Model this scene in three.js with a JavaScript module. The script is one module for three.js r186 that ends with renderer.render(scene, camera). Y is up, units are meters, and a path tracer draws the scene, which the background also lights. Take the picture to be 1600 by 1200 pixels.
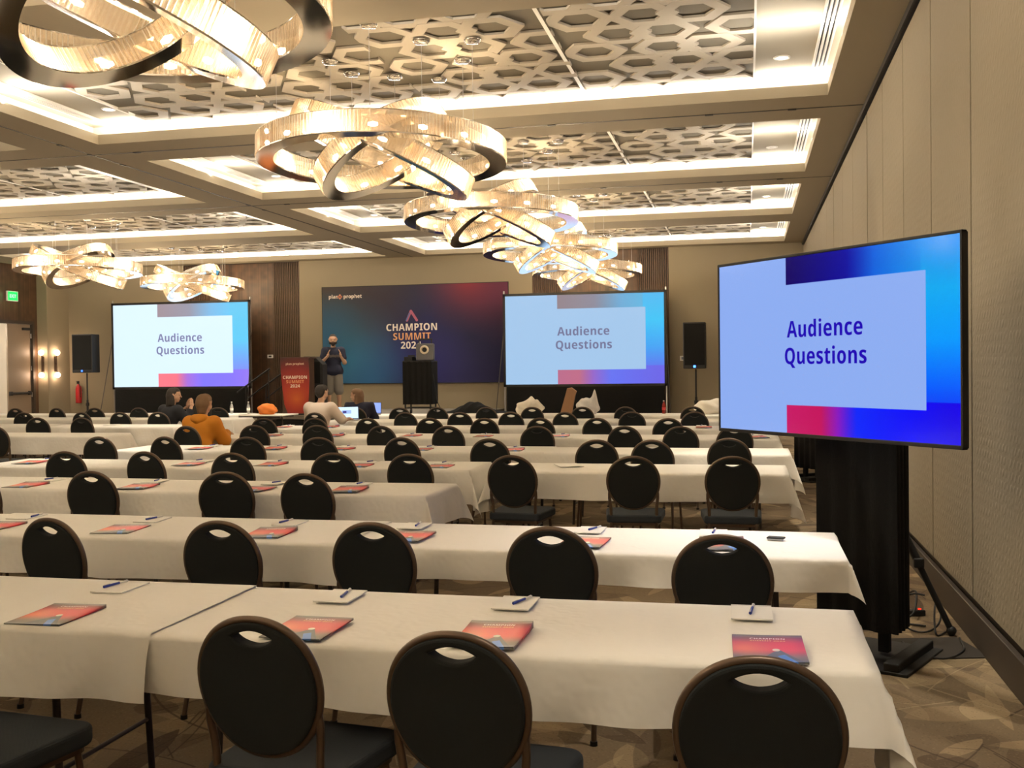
import * as THREE from 'three';
import { RoundedBoxGeometry } from 'three/addons/geometries/RoundedBoxGeometry.js';
import { mergeGeometries, mergeVertices, toCreasedNormals } from 'three/addons/utils/BufferGeometryUtils.js';
import { RectAreaLightUniformsLib } from 'three/addons/lights/RectAreaLightUniformsLib.js';

// ------------------------------------------------------------------ camera, exposure, light levels
const scene = new THREE.Scene();
scene.background = new THREE.Color(0x000000);
const camera = new THREE.PerspectiveCamera(40.92, 4 / 3, 0.05, 80);
camera.rotation.order = 'YXZ';
camera.position.set(0, 1.64, 0);
camera.rotation.set(-0.0172, 0.2254, -0.0126);
const renderer = new THREE.WebGLRenderer({ antialias: true });
renderer.toneMapping = THREE.LinearToneMapping;
renderer.toneMappingExposure = 2.85;
renderer.shadowMap.enabled = true;
RectAreaLightUniformsLib.init();
const WARM = new THREE.Color().setRGB(1.0, 0.92, 0.81);
const AMBER = new THREE.Color().setRGB(1.0, 0.875, 0.69);
const LEVEL = { cove: 44, coveGlow: 8, spot: 9, bulb: 1.7, bulbGlow: 6, tv: 0.35, projector: 0.33 };

// ------------------------------------------------------------------ room measures (metres, y up, stage towards -z)
const XR = 1.28, XL = -18.5, ZB = -24.9, ZF = 5.77, HC = 4.44;

// ------------------------------------------------------------------ helpers
let seed = 7;
const rnd = () => { seed = (seed * 1664525 + 1013904223) >>> 0; return seed / 4294967296; };
const rr = (a, b) => a + (b - a) * rnd();
const taken = {};
const numbered = n => { const k = taken[n] = (taken[n] ?? -1) + 1; return k ? `${n}_${String(k).padStart(3, '0')}` : n; };
const V = (x, y, z) => new THREE.Vector3(x, y, z);
function shadows(o) { o.traverse(m => { if (m.isMesh) { m.castShadow = true; m.receiveShadow = true; } }); return o; }
function tag(o, label, category, group, kind) {
  o.userData = {}; if (label) o.userData.label = label; if (category) o.userData.category = category;
  if (group) o.userData.group = group; if (kind) o.userData.kind = kind; return o;
}
function thing(name, label, category, [x, y, z] = [0, 0, 0], turn = 0, group) {
  const o = new THREE.Group(); o.name = numbered(name); o.position.set(x, y, z); o.rotation.y = turn; scene.add(o);
  return tag(o, label, category, group);
}
function norm(g) {
  if (g.index) g = g.toNonIndexed();
  for (const k of Object.keys(g.attributes)) if (!['position', 'normal', 'uv'].includes(k)) g.deleteAttribute(k);
  if (!g.attributes.uv) g.setAttribute('uv', new THREE.BufferAttribute(new Float32Array(g.attributes.position.count * 2), 2));
  if (!g.attributes.normal) g.computeVertexNormals();
  return g;
}
const merge = gs => gs.length === 1 ? gs[0] : mergeGeometries(gs.map(norm));
function part(parent, name, geo, mat, label) {
  const m = new THREE.Mesh(Array.isArray(geo) ? merge(geo) : geo, mat); m.name = name; parent.add(m);
  m.castShadow = m.receiveShadow = true; if (label) m.userData.label = label; return m;
}
function single(name, geo, mat, label, category, group, pos = [0, 0, 0], turn = 0) {
  const m = new THREE.Mesh(Array.isArray(geo) ? merge(geo) : geo, mat); m.name = numbered(name); m.position.set(...pos); m.rotation.y = turn;
  m.castShadow = m.receiveShadow = true; scene.add(m); return tag(m, label, category, group);
}
function struct(name, geo, mat, label) {
  const m = new THREE.Mesh(Array.isArray(geo) ? merge(geo) : geo, mat); m.name = name; m.castShadow = m.receiveShadow = true; scene.add(m);
  return tag(m, label, undefined, undefined, 'structure');
}
function structGroup(name, label) { const g = new THREE.Group(); g.name = name; scene.add(g); return tag(g, label, undefined, undefined, 'structure'); }
function copyOf(src, label, [x, y, z], turn = 0, group) {
  const o = src.clone(); o.name = numbered(src.name.replace(/_\d{3}$/, '')); o.position.set(x, y, z); o.rotation.y = turn; scene.add(o);
  o.userData = { ...src.userData, label }; if (group) o.userData.group = group; return o;
}
const box = (w, h, d, x = 0, y = 0, z = 0) => new THREE.BoxGeometry(w, h, d).translate(x, y, z);
const rbox = (w, h, d, x = 0, y = 0, z = 0, r = 0.005, s = 2) => new RoundedBoxGeometry(w, h, d, s, Math.min(r, w / 2.01, h / 2.01, d / 2.01)).translate(x, y, z);
const cyl = (r0, r1, h, x = 0, y = 0, z = 0, s = 16) => new THREE.CylinderGeometry(r0, r1, h, s).translate(x, y, z);
const tube = (pts, r, n = 20, rs = 8, closed = false) => new THREE.TubeGeometry(new THREE.CatmullRomCurve3(pts.map(p => Array.isArray(p) ? V(...p) : p), closed), n, r, rs, closed);
const poly = (pts, r, rs = 8) => { // straight bars between points
  const gs = []; for (let i = 0; i + 1 < pts.length; i++) {
    const a = V(...pts[i]), b = V(...pts[i + 1]), d = b.clone().sub(a), g = new THREE.CylinderGeometry(r, r, d.length(), rs);
    g.applyQuaternion(new THREE.Quaternion().setFromUnitVectors(V(0, 1, 0), d.normalize())).translate(...a.add(b).multiplyScalar(.5).toArray()); gs.push(g);
  } return merge(gs);
};
const lathe = (pts, s = 24) => new THREE.LatheGeometry(pts.map(p => new THREE.Vector2(...p)), s);
function worldUV(g, sx = 1, sy = 1) { // metres as uv, by the dominant normal of each face
  g = norm(g); const p = g.attributes.position, n = g.attributes.normal, uv = g.attributes.uv;
  for (let i = 0; i < p.count; i++) {
    const ax = Math.abs(n.getX(i)), ay = Math.abs(n.getY(i)), az = Math.abs(n.getZ(i));
    if (ay >= ax && ay >= az) uv.setXY(i, p.getX(i) * sx, p.getZ(i) * sy);
    else if (ax >= az) uv.setXY(i, p.getZ(i) * sx, p.getY(i) * sy); else uv.setXY(i, p.getX(i) * sx, p.getY(i) * sy);
  } return g;
}
const extr = (shape, depth, bevel = 0, seg = 2, curve = 16) => new THREE.ExtrudeGeometry(shape, { depth, bevelEnabled: bevel > 0, bevelSize: bevel, bevelThickness: bevel, bevelSegments: seg, curveSegments: curve });

// ------------------------------------------------------------------ textures
function canvas(w, h, draw) { const c = document.createElement('canvas'); c.width = w; c.height = h; draw(c.getContext('2d'), w, h); return c; }
function ctex(w, h, draw, srgb = true, repeat = false) {
  const t = new THREE.CanvasTexture(canvas(w, h, draw)); if (srgb) t.colorSpace = THREE.SRGBColorSpace;
  if (repeat) t.wrapS = t.wrapT = THREE.RepeatWrapping; t.magFilter = THREE.LinearFilter; return t;
}
function dtex(n, f, srgb = false) { // repeating grey or colour noise
  const d = new Uint8Array(n * n * 4);
  for (let y = 0; y < n; y++) for (let x = 0; x < n; x++) { const v = f(x / n, y / n), i = (y * n + x) * 4; const a = Array.isArray(v) ? v : [v, v, v]; for (let k = 0; k < 3; k++) d[i + k] = Math.max(0, Math.min(255, a[k] * 255)); d[i + 3] = 255; }
  const t = new THREE.DataTexture(d, n, n); t.wrapS = t.wrapT = THREE.RepeatWrapping; t.magFilter = t.minFilter = THREE.LinearFilter; if (srgb) t.colorSpace = THREE.SRGBColorSpace; t.needsUpdate = true; return t;
}
const hash = (x, y) => { const s = Math.sin(x * 127.1 + y * 311.7) * 43758.5453; return s - Math.floor(s); };
function vnoise(u, v, n) { // periodic value noise with n cells
  const x = u * n, y = v * n, i = Math.floor(x), j = Math.floor(y), f = x - i, g = y - j, s = t => t * t * (3 - 2 * t);
  const h = (a, b) => hash(((a % n) + n) % n + n * 13, ((b % n) + n) % n);
  return (h(i, j) * (1 - s(f)) + h(i + 1, j) * s(f)) * (1 - s(g)) + (h(i, j + 1) * (1 - s(f)) + h(i + 1, j + 1) * s(f)) * s(g);
}
const weaveBump = dtex(128, (u, v) => .5 + .25 * Math.sin(u * 6.2832 * 32) * Math.sin(v * 6.2832 * 32) + .25 * (hash(u * 128, v * 128) - .5));
const clothBump = dtex(512, (u, v) => .5 * vnoise(u, v, 8) + .3 * vnoise(u, v, 21) + .2 * vnoise(u, v, 96));
const embossBump = dtex(512, (u, v) => { // raised leaf-like dashes in staggered rows
  let h = 0; const n = 12; const y = v * n, j = Math.floor(y); const x = u * n + (j % 2) * .5, i = Math.floor(x), fx = x - i - .5, fy = y - j - .5;
  const a = (fx + fy) * .707, b = (fx - fy) * .707; h = Math.max(0, 1 - Math.pow(Math.abs(a) / .42, 2) - Math.pow(Math.abs(b) / .22, 2));
  const q = vnoise(u, v, 9); return .25 + .55 * Math.sqrt(h) * q + .3 * (vnoise(u, v, 40) - .5);
});
const carpetTex = ctex(2048, 2048, (c, W) => {
  c.fillStyle = '#75644d'; c.fillRect(0, 0, W, W);
  const wrap = (x, y, f) => { for (const ox of [-W, 0, W]) for (const oy of [-W, 0, W]) { c.save(); c.translate(x + ox, y + oy); f(); c.restore(); } };
  const tones = ['rgba(160,140,108,', 'rgba(150,131,102,', 'rgba(66,52,38,', 'rgba(92,76,57,', 'rgba(176,156,122,'];
  for (let k = 0; k < 150; k++) {
    const x = rnd() * W, y = rnd() * W, a = rr(0, 6.28), L = rr(110, 420), w = rr(30, 120), t = tones[Math.floor(rnd() * 5)], al = rr(.3, .75).toFixed(2), sk = rr(-.4, .4);
    wrap(x, y, () => { c.rotate(a); c.fillStyle = t + al + ')'; c.beginPath(); c.moveTo(-L / 2, 0); c.bezierCurveTo(-L * .2, -w, L * .25, -w * (1 + sk), L / 2, w * sk); c.bezierCurveTo(L * .2, w * .7, -L * .2, w * (.9 - sk), -L / 2, 0); c.fill(); });
  }
  for (let k = 0; k < 34; k++) {
    const x = rnd() * W, y = rnd() * W, a = rr(0, 6.28), L = rr(200, 620), b = rr(-90, 90), w = rr(4, 9), d = rnd() < .75;
    wrap(x, y, () => {
      c.rotate(a); c.strokeStyle = d ? 'rgba(62,50,38,.6)' : 'rgba(172,155,125,.45)'; c.lineWidth = w; c.lineCap = 'round'; c.beginPath(); c.moveTo(-L / 2, 0); c.quadraticCurveTo(0, b, L / 2, 0); c.stroke();
      for (let q = 0; q < 1; q++) { c.lineWidth = w * .7; const t = -.3 + q * .3; c.beginPath(); c.moveTo(L * t, b * .4); c.lineTo(L * (t + .16), b * .4 + (q % 2 ? 60 : -60)); c.stroke(); }
    });
  }
  for (let k = 0; k < 26000; k++) { const g = rnd(); c.fillStyle = g < .5 ? 'rgba(40,30,20,.16)' : 'rgba(200,180,145,.13)'; c.fillRect(rnd() * W, rnd() * W, 4, 4); }
}, true, true);
carpetTex.repeat.set(1 / 3.6, 1 / 3.6);
const woodTex = dtex(512, (u, v) => { const g = .55 + .25 * vnoise(u, v * 0 + .3, 64) + .2 * vnoise(u + .02 * Math.sin(v * 6.28), v, 12); return [.38 * g, .27 * g, .18 * g]; }, true);

// ------------------------------------------------------------------ materials
const lin = (r, g, b) => new THREE.Color().setRGB(r, g, b);
const std = (c, rough = .8, metal = 0, o = {}) => new THREE.MeshStandardMaterial({ color: c, roughness: rough, metalness: metal, side: THREE.DoubleSide, ...o });
const phys = (c, o = {}) => new THREE.MeshPhysicalMaterial({ color: c, side: THREE.DoubleSide, ...o });
const rep = (t, x, y) => { const c = t.clone(); c.repeat.set(x, y); c.needsUpdate = true; return c; };
const M = {
  carpet: std(lin(1, 1, 1), 1, 0, { map: carpetTex, bumpMap: rep(clothBump, 1.3, 1.3), bumpScale: .004 }),
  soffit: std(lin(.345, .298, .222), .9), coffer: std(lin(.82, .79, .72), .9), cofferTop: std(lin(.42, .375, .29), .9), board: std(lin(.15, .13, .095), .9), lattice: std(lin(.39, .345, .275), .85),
  track: std(lin(.03, .028, .026), .5, .4), wallBeige: std(lin(.262, .22, .152), .9, 0, { bumpMap: rep(clothBump, 1, 1), bumpScale: .002 }),
  wallPanel: std(lin(.262, .226, .168), .85, 0, { bumpMap: rep(embossBump, 1.3, 1.3), bumpScale: .0045 }),
  woodDark: std(lin(1, 1, 1), .5, 0, { map: rep(woodTex, .8, .8) }), darkTrim: std(lin(.045, .033, .024), .55), black: std(lin(.008, .008, .008), .6),
  drape: std(lin(.004, .004, .004), 1, 0, { bumpMap: rep(clothBump, 4, 4), bumpScale: .003 }),
  cloth: std(lin(.86, .845, .81), .95, 0, { bumpMap: rep(clothBump, .5, .5), bumpScale: .007 }),
  chairBack: std(lin(.0105, .013, .0135), 1, 0, { bumpMap: rep(weaveBump, 5, 5), bumpScale: .0012 }),
  chairSeat: phys(lin(.026, .033, .043), { roughness: .95, sheen: .3, sheenRoughness: .6, sheenColor: lin(.3, .35, .4), bumpMap: rep(weaveBump, 6, 6), bumpScale: .001 }),
  bronze: std(lin(.115, .077, .054), .36, .5), chrome: std(lin(.82, .80, .77), .07, 1), steel: std(lin(.45, .44, .43), .35, 1),
  crystal: phys(lin(.78, .69, .56), { roughness: .31, transmission: .92, thickness: 0, ior: 1.5, specularIntensity: 1 }),
  paper: std(lin(.86, .85, .82), .8), penBlue: std(lin(.02, .045, .35), .3), penDark: std(lin(.02, .02, .05), .35), plasticWhite: std(lin(.75, .74, .71), .5),
  tableTop: std(lin(.70, .68, .62), .5), tableLeg: std(lin(.06, .05, .045), .45, .5), cable: std(lin(.012, .012, .012), .6), whiteTrim: std(lin(.82, .80, .75), .6),
  coveGlow: new THREE.MeshStandardMaterial({ color: 0x000000, emissive: WARM, emissiveIntensity: LEVEL.coveGlow }),
  bulb: new THREE.MeshStandardMaterial({ color: 0x000000, emissive: AMBER, emissiveIntensity: LEVEL.bulbGlow }),
  downOn: new THREE.MeshStandardMaterial({ color: 0x000000, emissive: lin(1, .92, .78), emissiveIntensity: 6 }), downOff: std(lin(.5, .47, .42), .4),
};
// ------------------------------------------------------------------ floor and walls
const CX = (XL + XR) / 2, WX = XR - XL, CZ = (ZB + ZF) / 2, WZ = ZF - ZB;
struct('floor', worldUV(box(WX + 3, .2, WZ + .4, CX - 1.4, -.1, CZ)), M.carpet, 'brown patterned carpet with leaf strokes');
{ // right wall: a row of operable panels
  const w = structGroup('wall_right', 'beige embossed panel wall with thin dark joints');
  part(w, 'backing', box(.12, 4.44, WZ, XR + .10, 2.22, CZ), M.darkTrim);
  const joints = []; for (let z = 11.82; z > -6; z -= 1.33) joints.unshift(z); for (const z of [13.37, 14.78, 16.3, 17.7, 19.1, 20.6, 22.0, 23.45, 24.88]) joints.push(z);
  for (let i = 0; i + 1 < joints.length; i++) {
    const a = Math.max(joints[i], -5.75), b = joints[i + 1]; if (b - a < .1) continue; const gap = Math.abs(b - 11.82) < .01 || Math.abs(b - 16.3) < .01 ? .05 : .02;
    part(w, 'wall_panel', worldUV(rbox(.05, 4.10, b - a - gap - .006, XR + .025, .22 + 2.07, -(a + b - gap) / 2, .006)), M.wallPanel);
  }
  const bb = struct('baseboard_right', [rbox(.035, .2, WZ - .02, XR - .005, .1, CZ, .006)], M.darkTrim, 'dark brown baseboard along the panel wall');
  struct('trim_1', [box(.07, .06, WZ - .02, XR + .005, HC - .031, CZ)], M.track, 'dark track line between panel wall and ceiling');
}
{ // stage wall
  const w = structGroup('wall_back', 'beige stage wall with dark wood bays');
  const Z = ZB;
  for (const [a, b] of [[XL, -14.7], [-11.35, -5.17], [-1.83, XR + .05]]) part(w, 'painted_wall', worldUV(box(b - a, 4.9, .2, (a + b) / 2, 2.45, Z - .1)), M.wallBeige);
  for (const [a, b] of [[-14.7, -11.35], [-5.17, -1.83]]) {
    part(w, 'wood_backing', box(b - a, 4.9, .2, (a + b) / 2, 2.45, Z - .16), M.darkTrim);
    part(w, 'wood_panel', worldUV(rbox(b - a - 1.5, 4.42, .03, (a + b) / 2, 2.21, Z - .045, .004)), M.woodDark);
    const g0 = worldUV(rbox(.03, 4.42, .05, 0, 2.21, Z - .035, .006, 1));
    for (const s of [a, b - .75]) for (let k = 0; k < 15; k++) { const m = part(w, 'wood_rib', g0, M.woodDark); m.position.x = s + .025 + k * .05; }
  }
  struct('baseboard_back', [box(WX, .15, .03, CX, .075, Z + .015)], M.darkTrim, 'dark baseboard under the stage wall');
}
{ // left wall with its doorway
  const w = structGroup('wall_left', 'dark brown side wall with a tall doorway');
  const z0 = -21.95, z1 = -23.80, hd = 2.93;
  part(w, 'wall_section', worldUV(box(.2, 4.6, ZF - z0, XL - .1, 2.3, (ZF + z0) / 2)), M.woodDark);
  part(w, 'wall_section', worldUV(box(.2, 4.6, z1 - ZB, XL - .1, 2.3, (z1 + ZB) / 2)), M.woodDark);
  part(w, 'wall_section', worldUV(box(.2, 4.6 - hd, z0 - z1, XL - .1, (4.6 + hd) / 2, (z0 + z1) / 2)), M.woodDark);
  part(w, 'pilaster', worldUV(rbox(.42, 4.44, .9, XL + .1, 2.22, ZB + .45, .004)), M.wallBeige);
  for (const [a, b, c] of [[.08, hd, z0 + .02], [.08, hd, z1 - .02]]) part(w, 'door_frame', box(.26, b, a, XL - .1, b / 2, c), M.darkTrim);
  part(w, 'door_frame', box(.26, .08, z0 - z1 + .1, XL - .1, hd + .02, (z0 + z1) / 2), M.darkTrim);
  // foyer beyond the doorway
  const f = structGroup('wall_foyer', 'pale foyer wall seen through the open doorway');
  part(f, 'foyer_wall', box(.1, 3.4, 6.6, XL - 2.4, 1.7, -22.2), std(lin(.75, .70, .62), .9));
  part(f, 'foyer_wall', box(2.3, 3.4, .1, XL - 1.3, 1.7, -25.4), std(lin(.75, .70, .62), .9));
  part(f, 'foyer_wall', box(2.3, 3.4, .1, XL - 1.3, 1.7, -18.9), std(lin(.75, .70, .62), .9));
  part(f, 'foyer_ceiling', box(2.4, .1, 6.7, XL - 1.3, 3.4, -22.2), M.coffer);
  const p = new THREE.PointLight(lin(1, .88, .72), 6); p.position.set(XL - 1.2, 2.95, -22.0); p.shadow.radius = 4; p.castShadow = true; scene.add(p);
  const l = thing('ceiling_lamp', 'round lamp on the foyer ceiling beyond the doorway', 'lamp', [XL - 1.2, 3.28, -22.0]);
  part(l, 'base', cyl(.16, .16, .03, 0, .05, 0, 24), M.whiteTrim); part(l, 'diffuser', lathe([[0, -.05], [.08, -.04], [.14, 0], [.15, .04], [0, .04]]), M.downOn);
  // open door leaf, hinged on the stage side
  const d = new THREE.Group(); d.name = 'door_1'; d.position.set(XL - .05, 0, z1 + .03); scene.add(d); tag(d, 'closed brown door leaf with a dark push bar', undefined, undefined, 'structure');
  part(d, 'leaf', worldUV(rbox(.045, hd - .06, .86, 0, hd / 2, .45, .004)), std(lin(.20, .15, .105), .55));
  part(d, 'push_bar', [rbox(.05, .06, .7, .05, 1.1, .46, .015), rbox(.07, .1, .09, .045, 1.1, .1, .01), rbox(.07, .1, .09, .045, 1.1, .82, .01)], M.black);
  for (const y of [.25, 1.05, 1.75, 2.6]) part(d, 'hinge', cyl(.014, .014, .12, .03, y, 0, 10), M.steel);
  part(d, 'door_closer', rbox(.06, .07, .28, .05, hd - .15, .2, .01), M.black);
}
struct('wall_rear', worldUV(box(WX + .4, 4.9, .2, CX, 2.45, ZF + .1)), M.wallBeige, 'beige wall behind the camera');

// ------------------------------------------------------------------ ceiling with lit coffers
const ceiling = structGroup('ceiling', 'beige ceiling with recessed lit coffers and dark tracks');
const LIP = .12, SET = .22, TOP = 4.71, SOFF = HC;
const columns = [{ x0: -8.25, x1: XR + .06, a: -7.79, b: .84, side: 'right' }, { x0: XL - .05, x1: -8.25, a: -17.44, b: -8.81, side: 'left' }];
const cells = [];
for (const col of columns) for (let k = -2; k <= 4; k++) {
  const zn = 7.43 + 4.4 * (k - 1), zf = k === 4 ? -ZB : zn + 4.4;
  cells.push({ ...col, k, zn, zf, on: zn + .52, of: zn + 3.87 });
}
const ring2 = (x0, x1, y0, y1, a, b, c, d) => { const s = new THREE.Shape([[x0, y0], [x1, y0], [x1, y1], [x0, y1]].map(p => new THREE.Vector2(...p))); s.holes.push(new THREE.Path([[a, c], [a, d], [b, d], [b, c]].map(p => new THREE.Vector2(...p)))); return s; };
const ord = ['first', 'second', 'third', 'fourth', 'fifth', 'sixth', 'seventh', 'eighth', 'ninth', 'tenth', 'eleventh', 'twelfth'];
const rectLight = (x, y, z, w, h, tx, ty, tz, col, I) => { const l = new THREE.RectAreaLight(col, I, w, h); l.position.set(x, y, z); l.lookAt(tx, ty, tz); scene.add(l); return l; };
for (const c of cells) {
  const g = .016, nearTrack = c.k === 2 || c.k === 3, farTrack = c.k === 1 || c.k === 2; // tracks at z = 11.83 and 16.23
  const X0 = c.x0 + (c.side === 'right' ? g : 0), X1 = c.x1 - (c.side === 'left' ? g : 0), N = c.zn + (nearTrack ? g : 0), F = c.zf - (farTrack ? g : 0);
  // shape plane: x, y = -z(depth), extruded upwards
  const soff = extr(ring2(X0, X1, N, F, c.a, c.b, c.on, c.of), LIP).rotateX(-Math.PI / 2).translate(0, SOFF, 0);
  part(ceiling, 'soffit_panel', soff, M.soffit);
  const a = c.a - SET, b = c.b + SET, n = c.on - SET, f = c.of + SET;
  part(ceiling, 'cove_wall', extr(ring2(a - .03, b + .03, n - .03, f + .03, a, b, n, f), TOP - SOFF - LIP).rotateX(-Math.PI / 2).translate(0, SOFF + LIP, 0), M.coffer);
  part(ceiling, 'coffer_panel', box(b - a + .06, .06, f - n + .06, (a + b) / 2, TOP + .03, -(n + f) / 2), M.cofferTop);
  // LED strips lying on the ledge, hidden behind the lip
  const y = SOFF + LIP + .012, mx = (c.a + c.b) / 2, mz = -(c.on + c.of) / 2, lx = c.b - c.a, lz = c.of - c.on, o = .10;
  for (const [x, z, w, d] of [[mx, -c.on + o, lx, .03], [mx, -c.of - o, lx, .03], [c.a - o, mz, .03, lz], [c.b + o, mz, .03, lz]]) {
    part(ceiling, 'led_strip', new THREE.PlaneGeometry(w, d).rotateX(-Math.PI / 2).translate(x, y, z), M.coveGlow);
    rectLight(x, y + .012, z, w, d, x + .45 * Math.sign(mx - x) * (w < .05), y + 1, z + .45 * Math.sign(mz - z) * (d < .05) + 1e-4, WARM, LEVEL.cove);
  }
}
for (const z of [11.83, 16.23]) part(ceiling, 'ceiling_track', box(WX, .06, .03, CX, SOFF + .027, -z), M.track);
part(ceiling, 'ceiling_track', box(.03, .06, WZ, -8.25, SOFF + .027, CZ), M.track);
for (const z of [11.83, 16.23]) for (const x of [.5, -.4, -2.2, -3.7, -7.6]) part(ceiling, 'track_clip', box(.09, .012, .045, x, SOFF - .004, -z), M.track);
for (const z of [11.2, 11.8, 12.5, 16.1, 16.7]) part(ceiling, 'track_clip', box(.045, .012, .09, -8.25, SOFF - .004, -z), M.track);

// ------------------------------------------------------------------ hexagonal fretwork hung in the coffers
function hexRing(x, y, R, r, depth) {
  const h = q => Array.from({ length: 6 }, (_, i) => new THREE.Vector2(x + q * Math.cos(i * Math.PI / 3), y + q * Math.sin(i * Math.PI / 3)));
  const s = new THREE.Shape(h(R)); s.holes.push(new THREE.Path(h(r).reverse())); return extr(s, depth);
}
function fretGeo(W, D) { // spans x 0..W, y 0..D, clipped by leaving out rings that cross the frame and filling with bars
  const gs = [], d = .55, R = .318, r = .19, T = .022;
  const rows = Math.ceil(D / (d * .866)) + 1;
  for (let j = 0; j <= rows; j++) for (let i = -1; i <= W / d + 1; i++) {
    let x = i * d + (j % 2 ? d / 2 : 0) + .28, y = j * d * .866 + .06;
    const odd = (i + 2 * (j >> 1) + j) % 3; if (odd === 0) x += (j % 4 < 2 ? .12 : -.12);
    if (x < .02 || x > W - .02 || y < -.05 || y > D + .05) continue;
    { const q = clipRing(x, y, R, r, T, W, D); if (q) gs.push(q.translate(0, 0, -.0007 * ((i + 9) % 3 + 3 * (j % 3)))); }
  }
  return merge(gs.filter(Boolean));
}
function clipPoly(pts, ax, lim, keepLess) { const out = []; for (let i = 0; i < pts.length; i++) { const a = pts[i], b = pts[(i + 1) % pts.length], ia = keepLess ? a[ax] <= lim : a[ax] >= lim, ib = keepLess ? b[ax] <= lim : b[ax] >= lim; if (ia) out.push(a); if (ia !== ib) { const t = (lim - a[ax]) / (b[ax] - a[ax]); out.push([a[0] + t * (b[0] - a[0]), a[1] + t * (b[1] - a[1])]); } } return out; }
function clipRing(x, y, R, r, T, W, D) { // six trapezoid bars, each clipped to the panel
  const gs = []; for (let i = 0; i < 6; i++) {
    const a = i * Math.PI / 3, b = (i + 1) * Math.PI / 3; let p = [[x + R * Math.cos(a), y + R * Math.sin(a)], [x + R * Math.cos(b), y + R * Math.sin(b)], [x + r * Math.cos(b), y + r * Math.sin(b)], [x + r * Math.cos(a), y + r * Math.sin(a)]];
    for (const [ax, l, k] of [[0, 0, 0], [0, W, 1], [1, 0, 0], [1, D, 1]]) if (p.length) p = clipPoly(p, ax, l, k);
    if (p.length > 2) gs.push(extr(new THREE.Shape(p.map(q => new THREE.Vector2(...q))), T));
  } return gs.length ? merge(gs) : null;
}
const FW = 7.14, FD = 3.36;
const fretHalf = fretGeo(FW / 4 - .004, FD).rotateX(-Math.PI / 2);
function makeFret(c, label) {
  const flip = c.side === 'right', t = thing('fretwork_screen', label, 'ceiling screen', [flip ? -7.05 : -16.70, 4.655, -c.on], 0, 'hexagon fretwork screens in the coffers');
  for (let q = 0; q < 4; q++) { const m = part(t, 'fretwork_panel', fretHalf, M.lattice); m.position.x = q * FW / 4 + .002; }
  part(t, 'edge_strip', box(.02, .04, FD, 0, .014, -FD / 2), M.whiteTrim); part(t, 'edge_strip', box(.02, .04, FD, FW, .014, -FD / 2), M.whiteTrim);
  part(t, 'backing_board', box(FW, .008, FD, FW / 2, .028, -FD / 2), M.board);
  part(t, 'joint_strip', [box(.035, .006, FD, FW * .745, -.0022, -FD / 2)], M.whiteTrim);
  return t;
}
function makeDiffuser(c, x, label) {
  const t = thing('air_diffuser', label, 'air vent', [x, TOP - .002, -(c.on + 1.75)], 0, 'slot air diffusers in the coffers');
  for (const q of [-.06, -.02, .02, .06]) part(t, 'bar', rbox(.022, .035, 2.9, q, -.0175, 0, .004), M.whiteTrim);
  part(t, 'slot', [box(.13, .006, 2.88, 0, -.006, 0)], M.black);
  return t;
}
function makeDownlight(x, z, on, label) {
  const t = thing('downlight', label, 'ceiling light', [x, TOP, z], 0, 'round downlights in the coffer borders');
  part(t, 'trim_ring', lathe([[.058, 0], [.062, -.012], [.08, -.010], [.084, 0]], 20), M.whiteTrim);
  part(t, 'lens', lathe([[0, -.007], [.05, -.008], [.060, -.004], [.060, -.001], [0, -.001]], 20), on ? M.downOn : M.downOff);
  if (on) { const s = new THREE.SpotLight(lin(1, .9, .74), LEVEL.spot, 0, .47, .9, 2); s.position.set(x, TOP - .03, z); s.target.position.set(x, 0, z); s.shadow.radius = 2.5; s.castShadow = true; scene.add(s, s.target); }
  return t;
}
const fromStage = k => ord[4 - k];
for (const c of cells) {
  if (c.k < (c.side === 'right' ? 0 : 1) ) continue;
  const where = `${fromStage(c.k)} coffer from the stage in the ${c.side} ceiling bay`;
  makeFret(c, `white hexagon fretwork screen in the ${where}`);
  for (const [x, e] of c.side === 'right' ? [[.74, 'right'], [-7.72, 'left']] : [[-17.35, 'left'], [-8.93, 'right']]) makeDiffuser(c, x, `white slot air diffuser, ${e} end of the ${fromStage(c.k)} coffer from the stage, ${c.side} bay`);
}
for (const c of cells) {
  if (c.k < -1) continue;
  const where = `${fromStage(c.k)} coffer from the stage, ${c.side} bay`;
  for (const [x, e] of c.side === 'right' ? [[.36, 'right'], [-7.27, 'left']] : [[-17.1, 'left'], [-9.2, 'right']]) for (const [dz, w] of [[1.63, 'nearer'], [2.80, 'farther']])
    makeDownlight(x, -(c.on + dz), !(c.side === 'right' && c.k === 2 && e === 'right') && !(c.k === 2 && dz < 2), `${w} round downlight at the ${e} end of the ${where}`);
}

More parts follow.
